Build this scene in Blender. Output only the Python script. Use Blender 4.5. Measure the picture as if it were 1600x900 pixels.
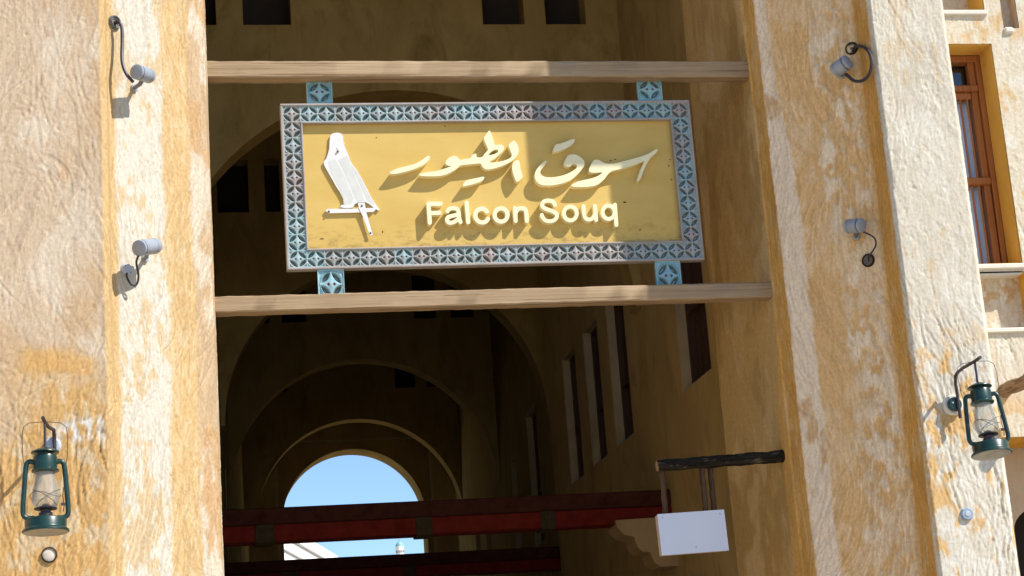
import bpy, math, random
import numpy as np
from mathutils import Vector, Matrix
from mathutils.geometry import tessellate_polygon

random.seed(7)
C = bpy.context.scene
COL = C.collection
for o in list(bpy.data.objects):
    bpy.data.objects.remove(o)

# ------------------------------------------------------------------ camera
F_PX, PITCH, ROLL, YAW = 3063.0, 14.454, -4.201, -10.633      # focal in px of a 1600 px wide frame, degrees
EYE = np.array([0.0, 0.0, 1.6])
def _rot():
    p, r, y = (math.radians(v) for v in (PITCH, ROLL, YAW))
    A = np.array([[math.cos(y), math.sin(y), 0], [-math.sin(y), math.cos(y), 0], [0, 0, 1]])
    B = np.array([[1, 0, 0], [0, 0, -1], [0, 1, 0]])
    P = np.array([[1, 0, 0], [0, math.cos(p), math.sin(p)], [0, -math.sin(p), math.cos(p)]])
    Q = np.array([[math.cos(r), -math.sin(r), 0], [math.sin(r), math.cos(r), 0], [0, 0, 1]])
    return Q @ P @ B @ A
RM = _rot()
cam = bpy.data.cameras.new('camera')
cam_o = bpy.data.objects.new('camera', cam)
COL.objects.link(cam_o)
cam.sensor_width = 36.0
cam.lens = 36.0 * F_PX / 1600.0
cam.clip_start, cam.clip_end = 0.1, 3000
_m = Matrix.Identity(4)
for k in range(3):
    _m[k][0], _m[k][1], _m[k][2], _m[k][3] = RM[0][k], -RM[1][k], -RM[2][k], EYE[k]
cam_o.matrix_world = _m
C.camera = cam_o

# ------------------------------------------------------------------ light
SUN_DIR = Vector((1.44, -1.0, 1.84)).normalized()              # towards the sun
sun = bpy.data.lights.new('sun', 'SUN')
sun.energy, sun.angle, sun.color = 4.3, math.radians(0.5), (1.0, 0.955, 0.88)
sun_o = bpy.data.objects.new('sun', sun)
COL.objects.link(sun_o)
sun_o.location = (8, -4, 12)
sun_o.rotation_euler = (-SUN_DIR).to_track_quat('-Z', 'Y').to_euler()
W = bpy.data.worlds.new('World')
C.world = W
W.use_nodes = True
sky = W.node_tree.nodes.new('ShaderNodeTexSky')
sky.sky_type = 'NISHITA'
sky.sun_disc = False
sky.sun_elevation = math.asin(SUN_DIR.z)
sky.sun_rotation = math.atan2(SUN_DIR.x, SUN_DIR.y)
sky.air_density, sky.dust_density, sky.ozone_density = 1.0, 0.05, 4.5
sky.altitude = 1500
W.node_tree.links.new(sky.outputs[0], W.node_tree.nodes['Background'].inputs[0])
W.node_tree.nodes['Background'].inputs[1].default_value = 0.12
C.view_settings.view_transform = 'Standard'
C.view_settings.look = 'None'
C.view_settings.exposure = 0.69
C.view_settings.gamma = 1.0
C.cycles.max_bounces = 10
C.cycles.diffuse_bounces = 6

# ------------------------------------------------------------------ survey helpers: a sight line met with a real plane
def ray(x, y):
    return RM.T @ np.array([(x - 800) / F_PX, (y - 450) / F_PX, 1.0])
def at(x, y, Y):
    v = ray(x, y)
    return EYE + v * (Y / v[1])
def at_plane(x, y, n, d):
    v = ray(x, y); n = np.array(n, float)
    return EYE + v * ((d - EYE @ n) / (v @ n))

# ------------------------------------------------------------------ materials
def lin(*c):
    return tuple((v / 12.92 if v <= 0.04045 else ((v + 0.055) / 1.055) ** 2.4) for v in (x / 255 for x in c))
class NT:
    def __init__(s, name):
        s.m = bpy.data.materials.new(name); s.m.use_nodes = True
        s.t = s.m.node_tree; s.b = s.t.nodes['Principled BSDF']
    def n(s, k, **kw):
        q = s.t.nodes.new('ShaderNode' + k)
        for a, v in kw.items(): setattr(q, a, v)
        return q
    def l(s, a, b): s.t.links.new(a, b)
    def coords(s, scale=(1, 1, 1)):
        g = s.n('NewGeometry'); mp = s.n('Mapping'); mp.inputs['Scale'].default_value = scale
        s.l(g.outputs['Position'], mp.inputs['Vector']); return mp.outputs[0]
    def noise(s, vec, scale, detail=6, rough=0.6, dist=0.0):
        q = s.n('TexNoise'); q.inputs['Scale'].default_value = scale; q.inputs['Detail'].default_value = detail
        q.inputs['Roughness'].default_value = rough; q.inputs['Distortion'].default_value = dist
        s.l(vec, q.inputs['Vector']); return q.outputs['Fac']
    def ramp(s, fac, stops):
        q = s.n('ValToRGB'); e = q.color_ramp.elements
        while len(e) < len(stops): e.new(0.5)
        for k, (p, c) in enumerate(stops):
            e[k].position = p; e[k].color = (*c, 1) if len(c) == 3 else c
        s.l(fac, q.inputs['Fac']); return q.outputs['Color']
    def mix(s, a, b, fac, kind='MIX'):
        q = s.n('MixRGB', blend_type=kind)
        for v, i in ((fac, 0), (a, 1), (b, 2)):
            if hasattr(v, 'is_output'): s.l(v, q.inputs[i])
            elif isinstance(v, (int, float)): q.inputs[i].default_value = v
            else: q.inputs[i].default_value = (*v, 1)
        return q.outputs[0]
    def bump(s, h, strength, dist):
        q = s.n('Bump'); q.inputs['Strength'].default_value = strength; q.inputs['Distance'].default_value = dist
        s.l(h, q.inputs['Height']); s.l(q.outputs[0], s.b.inputs['Normal'])
def simple(name, col, rough=0.6, metal=0.0, var=0.15, scale=8.0, bump=0.0, spec=0.5):
    t = NT(name); v = t.coords()
    f = t.noise(v, scale, 6, 0.65)
    t.l(t.ramp(f, [(0.3, tuple(c * (1 - var) for c in col)), (0.7, tuple(min(1, c * (1 + var)) for c in col))]), t.b.inputs['Base Color'])
    t.b.inputs['Roughness'].default_value = rough; t.b.inputs['Metallic'].default_value = metal
    t.b.inputs['Specular IOR Level'].default_value = spec
    if bump: t.bump(t.noise(v, scale * 6, 5, 0.6), 0.6, bump)
    return t.m
def plaster_painted():
    t = NT('limewashed_plaster'); v = t.coords()
    a = t.n('VertexColor', layer_name='paint')
    f1 = t.noise(v, 55, 6, 0.7); f2 = t.noise(t.coords((9, 9, 2.2)), 6, 6, 0.7, 0.6)
    c = t.mix(a.outputs[0], t.ramp(f1, [(0.32, (0.80, 0.76, 0.70)), (0.55, (1, 1, 1)), (0.75, (1.06, 1.06, 1.06))]), 0.8, 'MULTIPLY')
    c = t.mix(c, t.ramp(f2, [(0.34, (0.80, 0.72, 0.62)), (0.52, (1, 1, 1))]), 0.55, 'MULTIPLY')
    t.l(c, t.b.inputs['Base Color'])
    t.b.inputs['Roughness'].default_value = 1.0; t.b.inputs['Specular IOR Level'].default_value = 0.03
    h = t.mix(t.noise(t.coords((1, 1, 0.22)), 85, 7, 0.62, 0.9), t.noise(v, 230, 3, 0.6), 0.3)
    t.bump(h, 0.6, 0.0030)
    return t.m
def plaster_plain(name, c1, c2, stain, bump=0.006):
    t = NT(name); v = t.coords()
    f = t.noise(t.coords((1, 1, 0.5)), 2.6, 7, 0.68, 0.4); g = t.noise(t.coords((2.2, 2.2, 1.0)), 1.8, 6, 0.68, 0.5)
    c = t.ramp(f, [(0.32, c1), (0.68, c2)])
    c = t.mix(c, stain, t.ramp(g, [(0.52, (0, 0, 0)), (0.74, (1, 1, 1))]), 'MIX')
    t.l(c, t.b.inputs['Base Color'])
    t.b.inputs['Roughness'].default_value = 1.0; t.b.inputs['Specular IOR Level'].default_value = 0.0
    t.bump(t.mix(t.noise(t.coords((1, 1, 0.5)), 14, 7, 0.65, 0.5), t.noise(v, 80, 4), 0.3), 0.8, bump)
    return t.m
def wood(name, c1, c2, axis=0, scale=1.0, rough=0.75, bump=0.003):
    t = NT(name); s = [52.0 * scale] * 3; s[axis] = 1.5 * scale
    v = t.coords(tuple(s)); f = t.noise(v, 1.0, 8, 0.68, 0.7); g = t.noise(t.coords(), 3.0, 4)
    c = t.ramp(f, [(0.30, c1), (0.70, c2)])
    c = t.mix(c, t.ramp(g, [(0.30, (0.84, 0.80, 0.76)), (0.70, (1.03, 1.02, 1.0))]), 0.6, 'MULTIPLY')
    s2 = [46.0 * scale] * 3; s2[axis] = 0.7 * scale; k = t.noise(t.coords(tuple(s2)), 1.0, 3, 0.5, 0.3)
    c = t.mix(c, t.ramp(k, [(0.36, (0.45, 0.38, 0.32)), (0.41, (1, 1, 1))]), 0.8, 'MULTIPLY')          # drying splits along the grain
    t.l(c, t.b.inputs['Base Color']); t.b.inputs['Roughness'].default_value = rough
    t.b.inputs['Specular IOR Level'].default_value = 0.25
    t.bump(f, 0.7, bump); return t.m
def glass(name, tint=(1, 1, 1), gloss=0.12, dust=0.0, fres=0.8):
    t = NT(name); t.t.nodes.remove(t.b)
    out = [n for n in t.t.nodes if n.type == 'OUTPUT_MATERIAL'][0]
    tr = t.n('BsdfTransparent'); tr.inputs[0].default_value = (*tint, 1)
    gl = t.n('BsdfGlossy'); gl.inputs['Roughness'].default_value = 0.04
    lw = t.n('LayerWeight'); lw.inputs[0].default_value = 0.35
    ad = t.n('Math', operation='MULTIPLY_ADD'); ad.inputs[1].default_value = fres; ad.inputs[2].default_value = gloss
    t.l(lw.outputs['Fresnel'], ad.inputs[0])
    mx = t.n('MixShader'); t.l(ad.outputs[0], mx.inputs[0]); t.l(tr.outputs[0], mx.inputs[1]); t.l(gl.outputs[0], mx.inputs[2])
    df = t.n('BsdfDiffuse'); df.inputs[0].default_value = (0.75, 0.70, 0.58, 1)
    m2 = t.n('MixShader'); m2.inputs[0].default_value = dust; t.l(mx.outputs[0], m2.inputs[1]); t.l(df.outputs[0], m2.inputs[2])
    t.l(m2.outputs[0], out.inputs['Surface']); return t.m

M = dict(
    plaster=plaster_painted(),
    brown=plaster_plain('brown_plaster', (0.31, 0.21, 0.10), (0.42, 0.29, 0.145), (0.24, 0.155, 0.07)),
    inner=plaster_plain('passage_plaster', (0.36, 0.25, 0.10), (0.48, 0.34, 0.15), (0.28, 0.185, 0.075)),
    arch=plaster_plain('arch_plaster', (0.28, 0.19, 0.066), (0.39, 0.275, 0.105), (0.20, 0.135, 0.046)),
    far=plaster_plain('dimmed_passage_plaster', (0.27, 0.185, 0.066), (0.37, 0.26, 0.10), (0.20, 0.13, 0.045)),  # passage plaster darkened, so the dimness deeper inside is in the colour
    orange=plaster_plain('ochre_plaster', (0.60, 0.32, 0.06), (0.72, 0.41, 0.09), (0.46, 0.22, 0.04), 0.004),
    panel=plaster_plain('pale_plaster', (0.46, 0.35, 0.24), (0.62, 0.49, 0.34), (0.50, 0.31, 0.15), 0.008),
    white=simple('white_limewash', (0.63, 0.585, 0.50), 0.9, var=0.06, scale=20, bump=0.002),
    sillp=plaster_plain('pale_reveal_plaster', (0.34, 0.26, 0.15), (0.44, 0.35, 0.21), (0.27, 0.19, 0.10), 0.004),
    beam=wood('weathered_timber', (0.27, 0.185, 0.105), (0.42, 0.31, 0.19), 0),
    redtop=simple('maroon_paint', (0.050, 0.016, 0.011), 0.9, spec=0.03, var=0.35, scale=14, bump=0.002),
    red=simple('red_paint', (0.115, 0.014, 0.009), 0.9, spec=0.03, var=0.3, scale=10, bump=0.002),
    block=simple('grey_brown_timber', (0.042, 0.029, 0.015), 0.9, spec=0.1, var=0.3, scale=30, bump=0.002),
    window=wood('stained_window_wood', (0.26, 0.085, 0.022), (0.42, 0.16, 0.045), 2, 1.0, 0.45, 0.001),
    dark=wood('dark_shutter_wood', (0.045, 0.022, 0.013), (0.085, 0.042, 0.024), 2, 1.0, 0.6, 0.001),
    log=None, board=None,
    letter=simple('cream_letter_paint', (0.78, 0.70, 0.43), 0.55, var=0.05, scale=30, bump=0.0006),
    falcon=simple('white_sheet_metal', (0.66, 0.645, 0.63), 0.5, 0.0, var=0.08, scale=25, bump=0.0006),
    wing=simple('grey_white_metal', (0.56, 0.56, 0.52), 0.5, 0.0, var=0.07, scale=18, bump=0.0008),
    screw=simple('dark_screw', (0.12, 0.10, 0.09), 0.5, 0.6),
    green=simple('green_enamel', (0.008, 0.034, 0.028), 0.32, 0.0, var=0.35, scale=18),
    greybase=simple('worn_tin', (0.30, 0.29, 0.25), 0.5, 0.3, var=0.25, scale=20),
    iron=simple('dark_iron', (0.045, 0.036, 0.042), 0.5, 0.3, var=0.3, scale=25),
    alu=simple('grey_powder_coat', (0.28, 0.31, 0.36), 0.4, 0.0, var=0.05, scale=25),
    alud=simple('dark_grey_rubber', (0.12, 0.135, 0.165), 0.5, 0.0, var=0.1),
    cable=simple('black_cable', (0.030, 0.026, 0.034), 0.5, 0.0, var=0.2),
    plate=simple('pale_blue_grey_plastic', (0.40, 0.44, 0.50), 0.5, 0.0, var=0.06),
    signw=simple('white_sign_panel', (0.62, 0.65, 0.74), 0.5, 0.0, var=0.02, scale=4),
    lamp_glass=glass('dusty_glass', (0.95, 0.95, 0.92), 0.06, 0.22),
    pane=glass('window_glass', (0.92, 0.93, 0.95), 0.04, 0.0, 0.35),
    curtain=simple('white_curtain', (0.80, 0.82, 0.86), 0.9, var=0.08, scale=6),
    ground=simple('sandy_paving', (0.46, 0.39, 0.29), 0.9, var=0.12, scale=1.5, bump=0.004),
    roof=simple('dark_roof_boards', (0.05, 0.036, 0.024), 0.9, var=0.25, scale=3),
    farwhite=simple('white_render', (0.82, 0.80, 0.76), 0.9, var=0.03, scale=0.4),
    trim=simple('grey_trim', (0.25, 0.23, 0.21), 0.8),
    dome=simple('verdigris_dome', (0.20, 0.42, 0.40), 0.6, var=0.15),
    dusty=simple('dusty_grey_plate', (0.16, 0.135, 0.11), 0.8, var=0.3, scale=60),
    void=simple('unlit_depth_black', (0.03, 0.02, 0.012), 0.9),  # near-black colour standing in for unlit depth behind openings
)
def make_log():
    t = NT('charred_log'); v = t.coords((3, 34, 34))
    f = t.noise(v, 1.0, 8, 0.7, 0.8); g = t.noise(t.coords((6, 20, 20)), 1.2, 6, 0.7)
    c = t.ramp(f, [(0.35, (0.010, 0.009, 0.007)), (0.62, (0.034, 0.028, 0.021))])
    c = t.mix(c, (0.17, 0.14, 0.10), t.ramp(g, [(0.56, (0, 0, 0)), (0.68, (1, 1, 1))]))
    t.l(c, t.b.inputs['Base Color']); t.b.inputs['Roughness'].default_value = 1.0; t.b.inputs['Specular IOR Level'].default_value = 0.02; t.bump(f, 0.9, 0.006); return t.m
M['log'] = make_log()
def make_board():
    t = NT('ochre_board'); v = t.coords()
    f = t.noise(t.coords((1.2, 1, 3)), 2.2, 6, 0.6); g = t.noise(t.coords((1, 1, 2.2)), 16, 7, 0.7)
    k = t.noise(t.coords((1, 1, 1)), 9, 5, 0.7, 0.5)
    c = t.ramp(f, [(0.3, (0.52, 0.345, 0.082)), (0.7, (0.58, 0.405, 0.118))])
    c = t.mix(c, (0.56, 0.345, 0.10), t.ramp(k, [(0.55, (0, 0, 0)), (0.72, (0.8, 0.8, 0.8))]))
    # grime gathers along the bottom edge of the panel
    sp = t.n('SeparateXYZ'); gg = t.n('NewGeometry'); t.l(gg.outputs['Position'], sp.inputs[0])
    mr = t.n('MapRange'); mr.inputs[1].default_value = 4.49; mr.inputs[2].default_value = 4.66; mr.inputs[3].default_value = 1; mr.inputs[4].default_value = 0
    t.l(sp.outputs['Z'], mr.inputs[0])
    gr = t.mix((0, 0, 0), t.ramp(g, [(0.50, (0, 0, 0)), (0.70, (1, 1, 1))]), mr.outputs[0])
    c = t.mix(c, (0.28, 0.17, 0.05), gr)
    t.l(c, t.b.inputs['Base Color']); t.b.inputs['Roughness'].default_value = 0.6
    t.b.inputs['Specular IOR Level'].default_value = 0.3
    t.bump(t.noise(t.coords((1, 1, 4)), 20, 5), 0.35, 0.001); return t.m
M['board'] = make_board()
def make_patina(name, a, b, c_, k=0.5):
    t = NT(name); v = t.coords()
    f = t.noise(v, 9, 6, 0.7); g = t.noise(v, 3.2, 5, 0.6)
    c = t.ramp(f, [(0.35, a), (0.65, b)])
    c = t.mix(c, c_, t.ramp(g, [(0.44, (0, 0, 0)), (0.62, (k, k, k))]))
    t.l(c, t.b.inputs['Base Color']); t.b.inputs['Roughness'].default_value = 0.6; t.bump(t.noise(v, 120, 4), 0.4, 0.001)
    return t.m
M['teal'] = make_patina('verdigris_carving', (0.20, 0.335, 0.36), (0.30, 0.40, 0.41), (0.30, 0.265, 0.25), 1.0)
M['tealblue'] = make_patina('bright_verdigris', (0.17, 0.36, 0.43), (0.26, 0.45, 0.50), (0.34, 0.40, 0.41), 0.6)
M['groove'] = make_patina('carving_hollow_shade', (0.105, 0.145, 0.14), (0.16, 0.20, 0.19), (0.17, 0.135, 0.115), 0.9)  # darker tone for the leaf hollows, painting in their shade
M['rail'] = make_patina('pinkish_copper_rail', (0.29, 0.25, 0.235), (0.36, 0.33, 0.31), (0.27, 0.23, 0.185), 0.8)
M['reddot'] = simple('dark_red_paint', (0.20, 0.035, 0.05), 0.6, var=0.2, scale=40)

# ------------------------------------------------------------------ mesh helpers
class MB:
    def __init__(s): s.v, s.f, s.mi = [], [], []
    def add(s, vs, fs, mi=0):
        k = len(s.v); s.v += [tuple(float(c) for c in p) for p in vs]
        s.f += [tuple(k + i for i in f) for f in fs]; s.mi += [mi] * len(fs); return s
    def box(s, lo, hi, mi=0, bev=0.0):
        x0, y0, z0 = lo; x1, y1, z1 = hi
        if bev <= 0:
            return s.add([(x0,y0,z0),(x1,y0,z0),(x1,y1,z0),(x0,y1,z0),(x0,y0,z1),(x1,y0,z1),(x1,y1,z1),(x0,y1,z1)],
                         [(0,3,2,1),(4,5,6,7),(0,1,5,4),(1,2,6,5),(2,3,7,6),(3,0,4,7)], mi)
        b = bev; q = []                       # a chamfered box: 24 vertices
        for sx in (0, 1):
            for sy in (0, 1):
                for sz in (0, 1):
                    X, Y, Z = (x0, x1)[sx], (y0, y1)[sy], (z0, z1)[sz]
                    bx, by, bz = (b, -b)[sx], (b, -b)[sy], (b, -b)[sz]
                    q += [(X, Y + by, Z + bz), (X + bx, Y, Z + bz), (X + bx, Y + by, Z)]
        i = lambda sx, sy, sz, a: (sx * 4 + sy * 2 + sz) * 3 + a
        fs = []
        for sx in (0, 1): fs.append([i(sx,0,0,0), i(sx,1,0,0), i(sx,1,1,0), i(sx,0,1,0)][::(1 if sx else -1)])
        for sy in (0, 1): fs.append([i(0,sy,0,1), i(0,sy,1,1), i(1,sy,1,1), i(1,sy,0,1)][::(1 if sy else -1)])
        for sz in (0, 1): fs.append([i(0,0,sz,2), i(1,0,sz,2), i(1,1,sz,2), i(0,1,sz,2)][::(1 if sz else -1)])
        for sx in (0, 1):
            for sy in (0, 1): fs.append([i(sx,sy,0,0), i(sx,sy,0,1), i(sx,sy,1,1), i(sx,sy,1,0)])
            for sz in (0, 1): fs.append([i(sx,0,sz,0), i(sx,1,sz,0), i(sx,1,sz,2), i(sx,0,sz,2)])
        for sy in (0, 1):
            for sz in (0, 1): fs.append([i(0,sy,sz,1), i(1,sy,sz,1), i(1,sy,sz,2), i(0,sy,sz,2)])
        for sx in (0, 1):
            for sy in (0, 1):
                for sz in (0, 1): fs.append([i(sx,sy,sz,0), i(sx,sy,sz,1), i(sx,sy,sz,2)])
        return s.add(q, [tuple(f) for f in fs], mi)
    def tube(s, pts, r, n=10, mi=0, closed=False, caps=True):
        P = [Vector(p) for p in pts]; R = r if isinstance(r, (list, tuple)) else [r] * len(P)
        vs, fs = [], []; N = len(P); prev = None
        for k in range(N):
            if closed: t = P[(k + 1) % N] - P[k - 1]
            else: t = P[min(k + 1, N - 1)] - P[max(k - 1, 0)]
            t.normalize()
            if prev is None: u = t.orthogonal().normalized()
            else: u = (prev - t * prev.dot(t)).normalized()
            prev = u; w = t.cross(u)
            for j in range(n):
                a = 2 * math.pi * j / n
                vs.append(P[k] + (u * math.cos(a) + w * math.sin(a)) * R[k])
        for k in range(N if closed else N - 1):
            for j in range(n):
                a, b = k * n + j, k * n + (j + 1) % n; k2 = (k + 1) % N
                fs.append((a, b, k2 * n + (j + 1) % n, k2 * n + j))
        if caps and not closed:
            fs.append(tuple(range(n - 1, -1, -1))); fs.append(tuple((N - 1) * n + j for j in range(n)))
        return s.add(vs, fs, mi)
    def lathe(s, prof, origin=(0, 0, 0), axis=(0, 0, 1), n=24, mi=0, caps=True):
        ax = Vector(axis).normalized(); u = ax.orthogonal().normalized(); w = ax.cross(u); O = Vector(origin)
        vs, fs = [], []
        for r, h in prof:
            for j in range(n):
                a = 2 * math.pi * j / n
                vs.append(O + ax * h + (u * math.cos(a) + w * math.sin(a)) * r)
        for k in range(len(prof) - 1):
            for j in range(n):
                a, b = k * n + j, k * n + (j + 1) % n
                fs.append((a, b, b + n, a + n))
        if caps:
            fs.append(tuple(range(n - 1, -1, -1))); fs.append(tuple((len(prof) - 1) * n + j for j in range(n)))
        return s.add(vs, fs, mi)
    def prism(s, loops, frame, d0, d1, mi=0, side=None):
        """loops of (u, w) filled (first outer, the rest holes), swept from d0 to d1 along the frame's third axis"""
        O, U, Wv, D = (Vector(q) for q in frame)
        L3 = [[Vector((p[0], p[1], 0)) for p in l] for l in loops]
        tri = tessellate_polygon(L3); flat = [p for l in L3 for p in l]; n = len(flat)
        vs = [O + U * p.x + Wv * p.y + D * d0 for p in flat] + [O + U * p.x + Wv * p.y + D * d1 for p in flat]
        s.add(vs, [tuple(t) for t in tri] + [tuple(i + n for i in t[::-1]) for t in tri], mi)
        k = len(s.v) - 2 * n; b = 0; fs = []
        for l in L3:
            m = len(l)
            for i in range(m):
                fs.append((k + b + i, k + b + (i + 1) % m, k + n + b + (i + 1) % m, k + n + b + i))
            b += m
        s.f += fs; s.mi += [mi if side is None else side] * len(fs); return s
    def mesh(s, name, mats, smooth=False, angle=35):
        me = bpy.data.meshes.new(name); me.from_pydata(s.v, [], s.f)
        for m in (mats if isinstance(mats, (list, tuple)) else [mats]): me.materials.append(m)
        if len(me.materials) > 1: me.polygons.foreach_set('material_index', s.mi)
        import bmesh
        bm = bmesh.new(); bm.from_mesh(me); bmesh.ops.recalc_face_normals(bm, faces=bm.faces); bm.to_mesh(me); bm.free()
        if smooth:
            me.polygons.foreach_set('use_smooth', [True] * len(me.polygons)); me.set_sharp_from_angle(angle=math.radians(angle))
        me.update(); return me
    def build(s, name, mats, parent=None, smooth=False, loc=None):
        o = link(name, s.mesh(name, mats, smooth)); o.parent = parent
        if loc is not None: o.location = loc
        return o
def link(name, me, parent=None):
    o = bpy.data.objects.new(name, me); COL.objects.link(o)
    if parent: o.parent = parent
    return o
def tag(o, label=None, cat=None, group=None, kind=None):
    for k, v in (('label', label), ('category', cat), ('group', group), ('kind', kind)):
        if v: o[k] = v
    return o
def thing(name, label, cat, group=None):
    o = bpy.data.objects.new(name, None); COL.objects.link(o); o.empty_display_size = 0.1
    return tag(o, label, cat, group)
def base_at(root, loc):
    """move a thing's Empty to its base, leaving its parts where they stand"""
    d = Vector(loc); root.location = d
    for ch in root.children: ch.location = ch.location - d

# ------------------------------------------------------------------ noise
def _h(ix, iy, seed):
    h = (ix.astype(np.int64) * 374761393 + iy.astype(np.int64) * 668265263 + seed * 1274126177) & 0x7fffffff
    h = ((h ^ (h >> 13)) * 1103515245) & 0x7fffffff
    return ((h ^ (h >> 16)) & 0xffff) / 65535.0 * 2 * np.pi
def gn(x, y, seed=0):
    x = np.asarray(x, float); y = np.asarray(y, float)
    x0, y0 = np.floor(x), np.floor(y); fx, fy = x - x0, y - y0
    def g(i, j):
        a = _h(x0 + i, y0 + j, seed); return np.cos(a) * (fx - i) + np.sin(a) * (fy - j)
    u = fx ** 3 * (fx * (fx * 6 - 15) + 10); v = fy ** 3 * (fy * (fy * 6 - 15) + 10)
    a = g(0, 0) * (1 - u) + g(1, 0) * u; b = g(0, 1) * (1 - u) + g(1, 1) * u
    return (a * (1 - v) + b * v) * 1.5
def fbm(x, y, seed=0, o=4, k=0.55):
    s = 0; a = 1.0; t = 0
    for i in range(o):
        s = s + a * gn(x * 2 ** i, y * 2 ** i, seed + 17 * i); t += a; a *= k
    return s / t
def sst(a, b, x):
    t = np.clip((x - a) / (b - a), 0, 1); return t * t * (3 - 2 * t)
def strokes(ss, zs, seed, dens, zlo=2.3, zhi=6.0, ang=0.17, amp=1.0, ln=(0.05, 0.36)):
    """single trowel strokes pressed into the plaster: a shallow trough with a sharp burr along one side"""
    rg = np.random.RandomState(seed); H = np.zeros((len(zs), len(ss)))
    n = int(dens * (ss[-1] - ss[0]) * (zhi - zlo))
    cs = rg.uniform(ss[0], ss[-1], n); cz = rg.uniform(zlo, zhi, n)
    field = 1.25 * fbm(cs * 0.9, cz * 0.9, seed + 5, 3)
    quiet = 0.25 + 0.75 * sst(-0.22, 0.16, fbm(cs * 1.6, cz * 1.3, seed + 6, 3))
    for k in range(n):
        L = rg.uniform(*ln) * (0.6 + 0.8 * rg.rand()); w = rg.uniform(0.003, 0.013) * (1 + (rg.rand() < 0.12)); a = field[k] + rg.normal(0, ang)
        kv = rg.normal(0, 1.5); m = L + 0.03
        i0, i1 = np.searchsorted(zs, (cz[k] - m, cz[k] + m)); j0, j1 = np.searchsorted(ss, (cs[k] - m, cs[k] + m))
        if i1 - i0 < 2 or j1 - j0 < 2: continue
        ds = ss[None, j0:j1] - cs[k]; dz = zs[i0:i1, None] - cz[k]
        t = dz * math.cos(a) + ds * math.sin(a); b = ds * math.cos(a) - dz * math.sin(a) - kv * t * t
        tp = np.clip(1 - (t / L) ** 2, 0, 1)
        sg = 0.0034; A = amp * quiet[k] * (0.64 + 0.42 * (1 - sst(3.5, 4.0, cz[k]))) * rg.uniform(0.0003, 0.0026) * (1 + 1.2 * (rg.rand() < 0.06))
        H[i0:i1, j0:j1] += A * tp * (np.exp(-((b - w) / sg) ** 2) - 0.75 * np.exp(-((b) / w) ** 4) + 0.35 * np.exp(-((b + w) / (sg * 1.4)) ** 2))
    return H
def relief(s, z, seed, strength=1.0):
    """hand-trowelled plaster: broad waves, strokes whose direction wanders, ridges and chips"""
    wx = fbm(s * 1.7, z * 1.7, seed, 3); wz = fbm(s * 1.7 + 9, z * 1.7, seed + 3, 3)
    h = 0.006 * fbm(s * 1.6, z * 1.1, seed + 5, 3)
    a = 0.75 * fbm(s * 1.1, z * 1.1, seed + 8, 2) * 2
    ca, sa = np.cos(a * 0.6), np.sin(a * 0.6)
    u = s + 0.16 * wx; w = z + 0.16 * wz
    st = fbm((u * ca + w * sa * 0.25) * 30, (w * ca - u * sa) * 5.5, seed + 11, 4, 0.6)
    h = h + 0.0014 * st
    rg = 1 - np.abs(fbm(u * 13 + 2 * wz, w * 7 + 2 * wx, seed + 21, 3)) * 3.2
    h = h + 0.0022 * np.clip(rg, 0, 1) ** 3 * sst(-0.1, 0.25, fbm(s * 2.2, z * 2.2, seed + 31, 2))
    pt = fbm(s * 48, z * 48, seed + 61, 2); h = h - 0.0016 * sst(0.42, 0.52, pt)      # pits
    ck = np.abs(fbm(s * 3.1 + 0.6 * wz, z * 1.7 + 0.6 * wx, seed + 71, 4)); h = h - 0.0022 * sst(0.012, 0.003, ck) * sst(0.0, 0.2, fbm(s * 1.9, z * 1.9, seed + 81, 2))
    ch = fbm(s * 19, z * 15, seed + 41, 3)
    h = h - 0.0022 * sst(0.34, 0.40, ch)
    h = h + 0.0006 * fbm(s * 60, z * 30, seed + 51, 2)
    return h * strength

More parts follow.
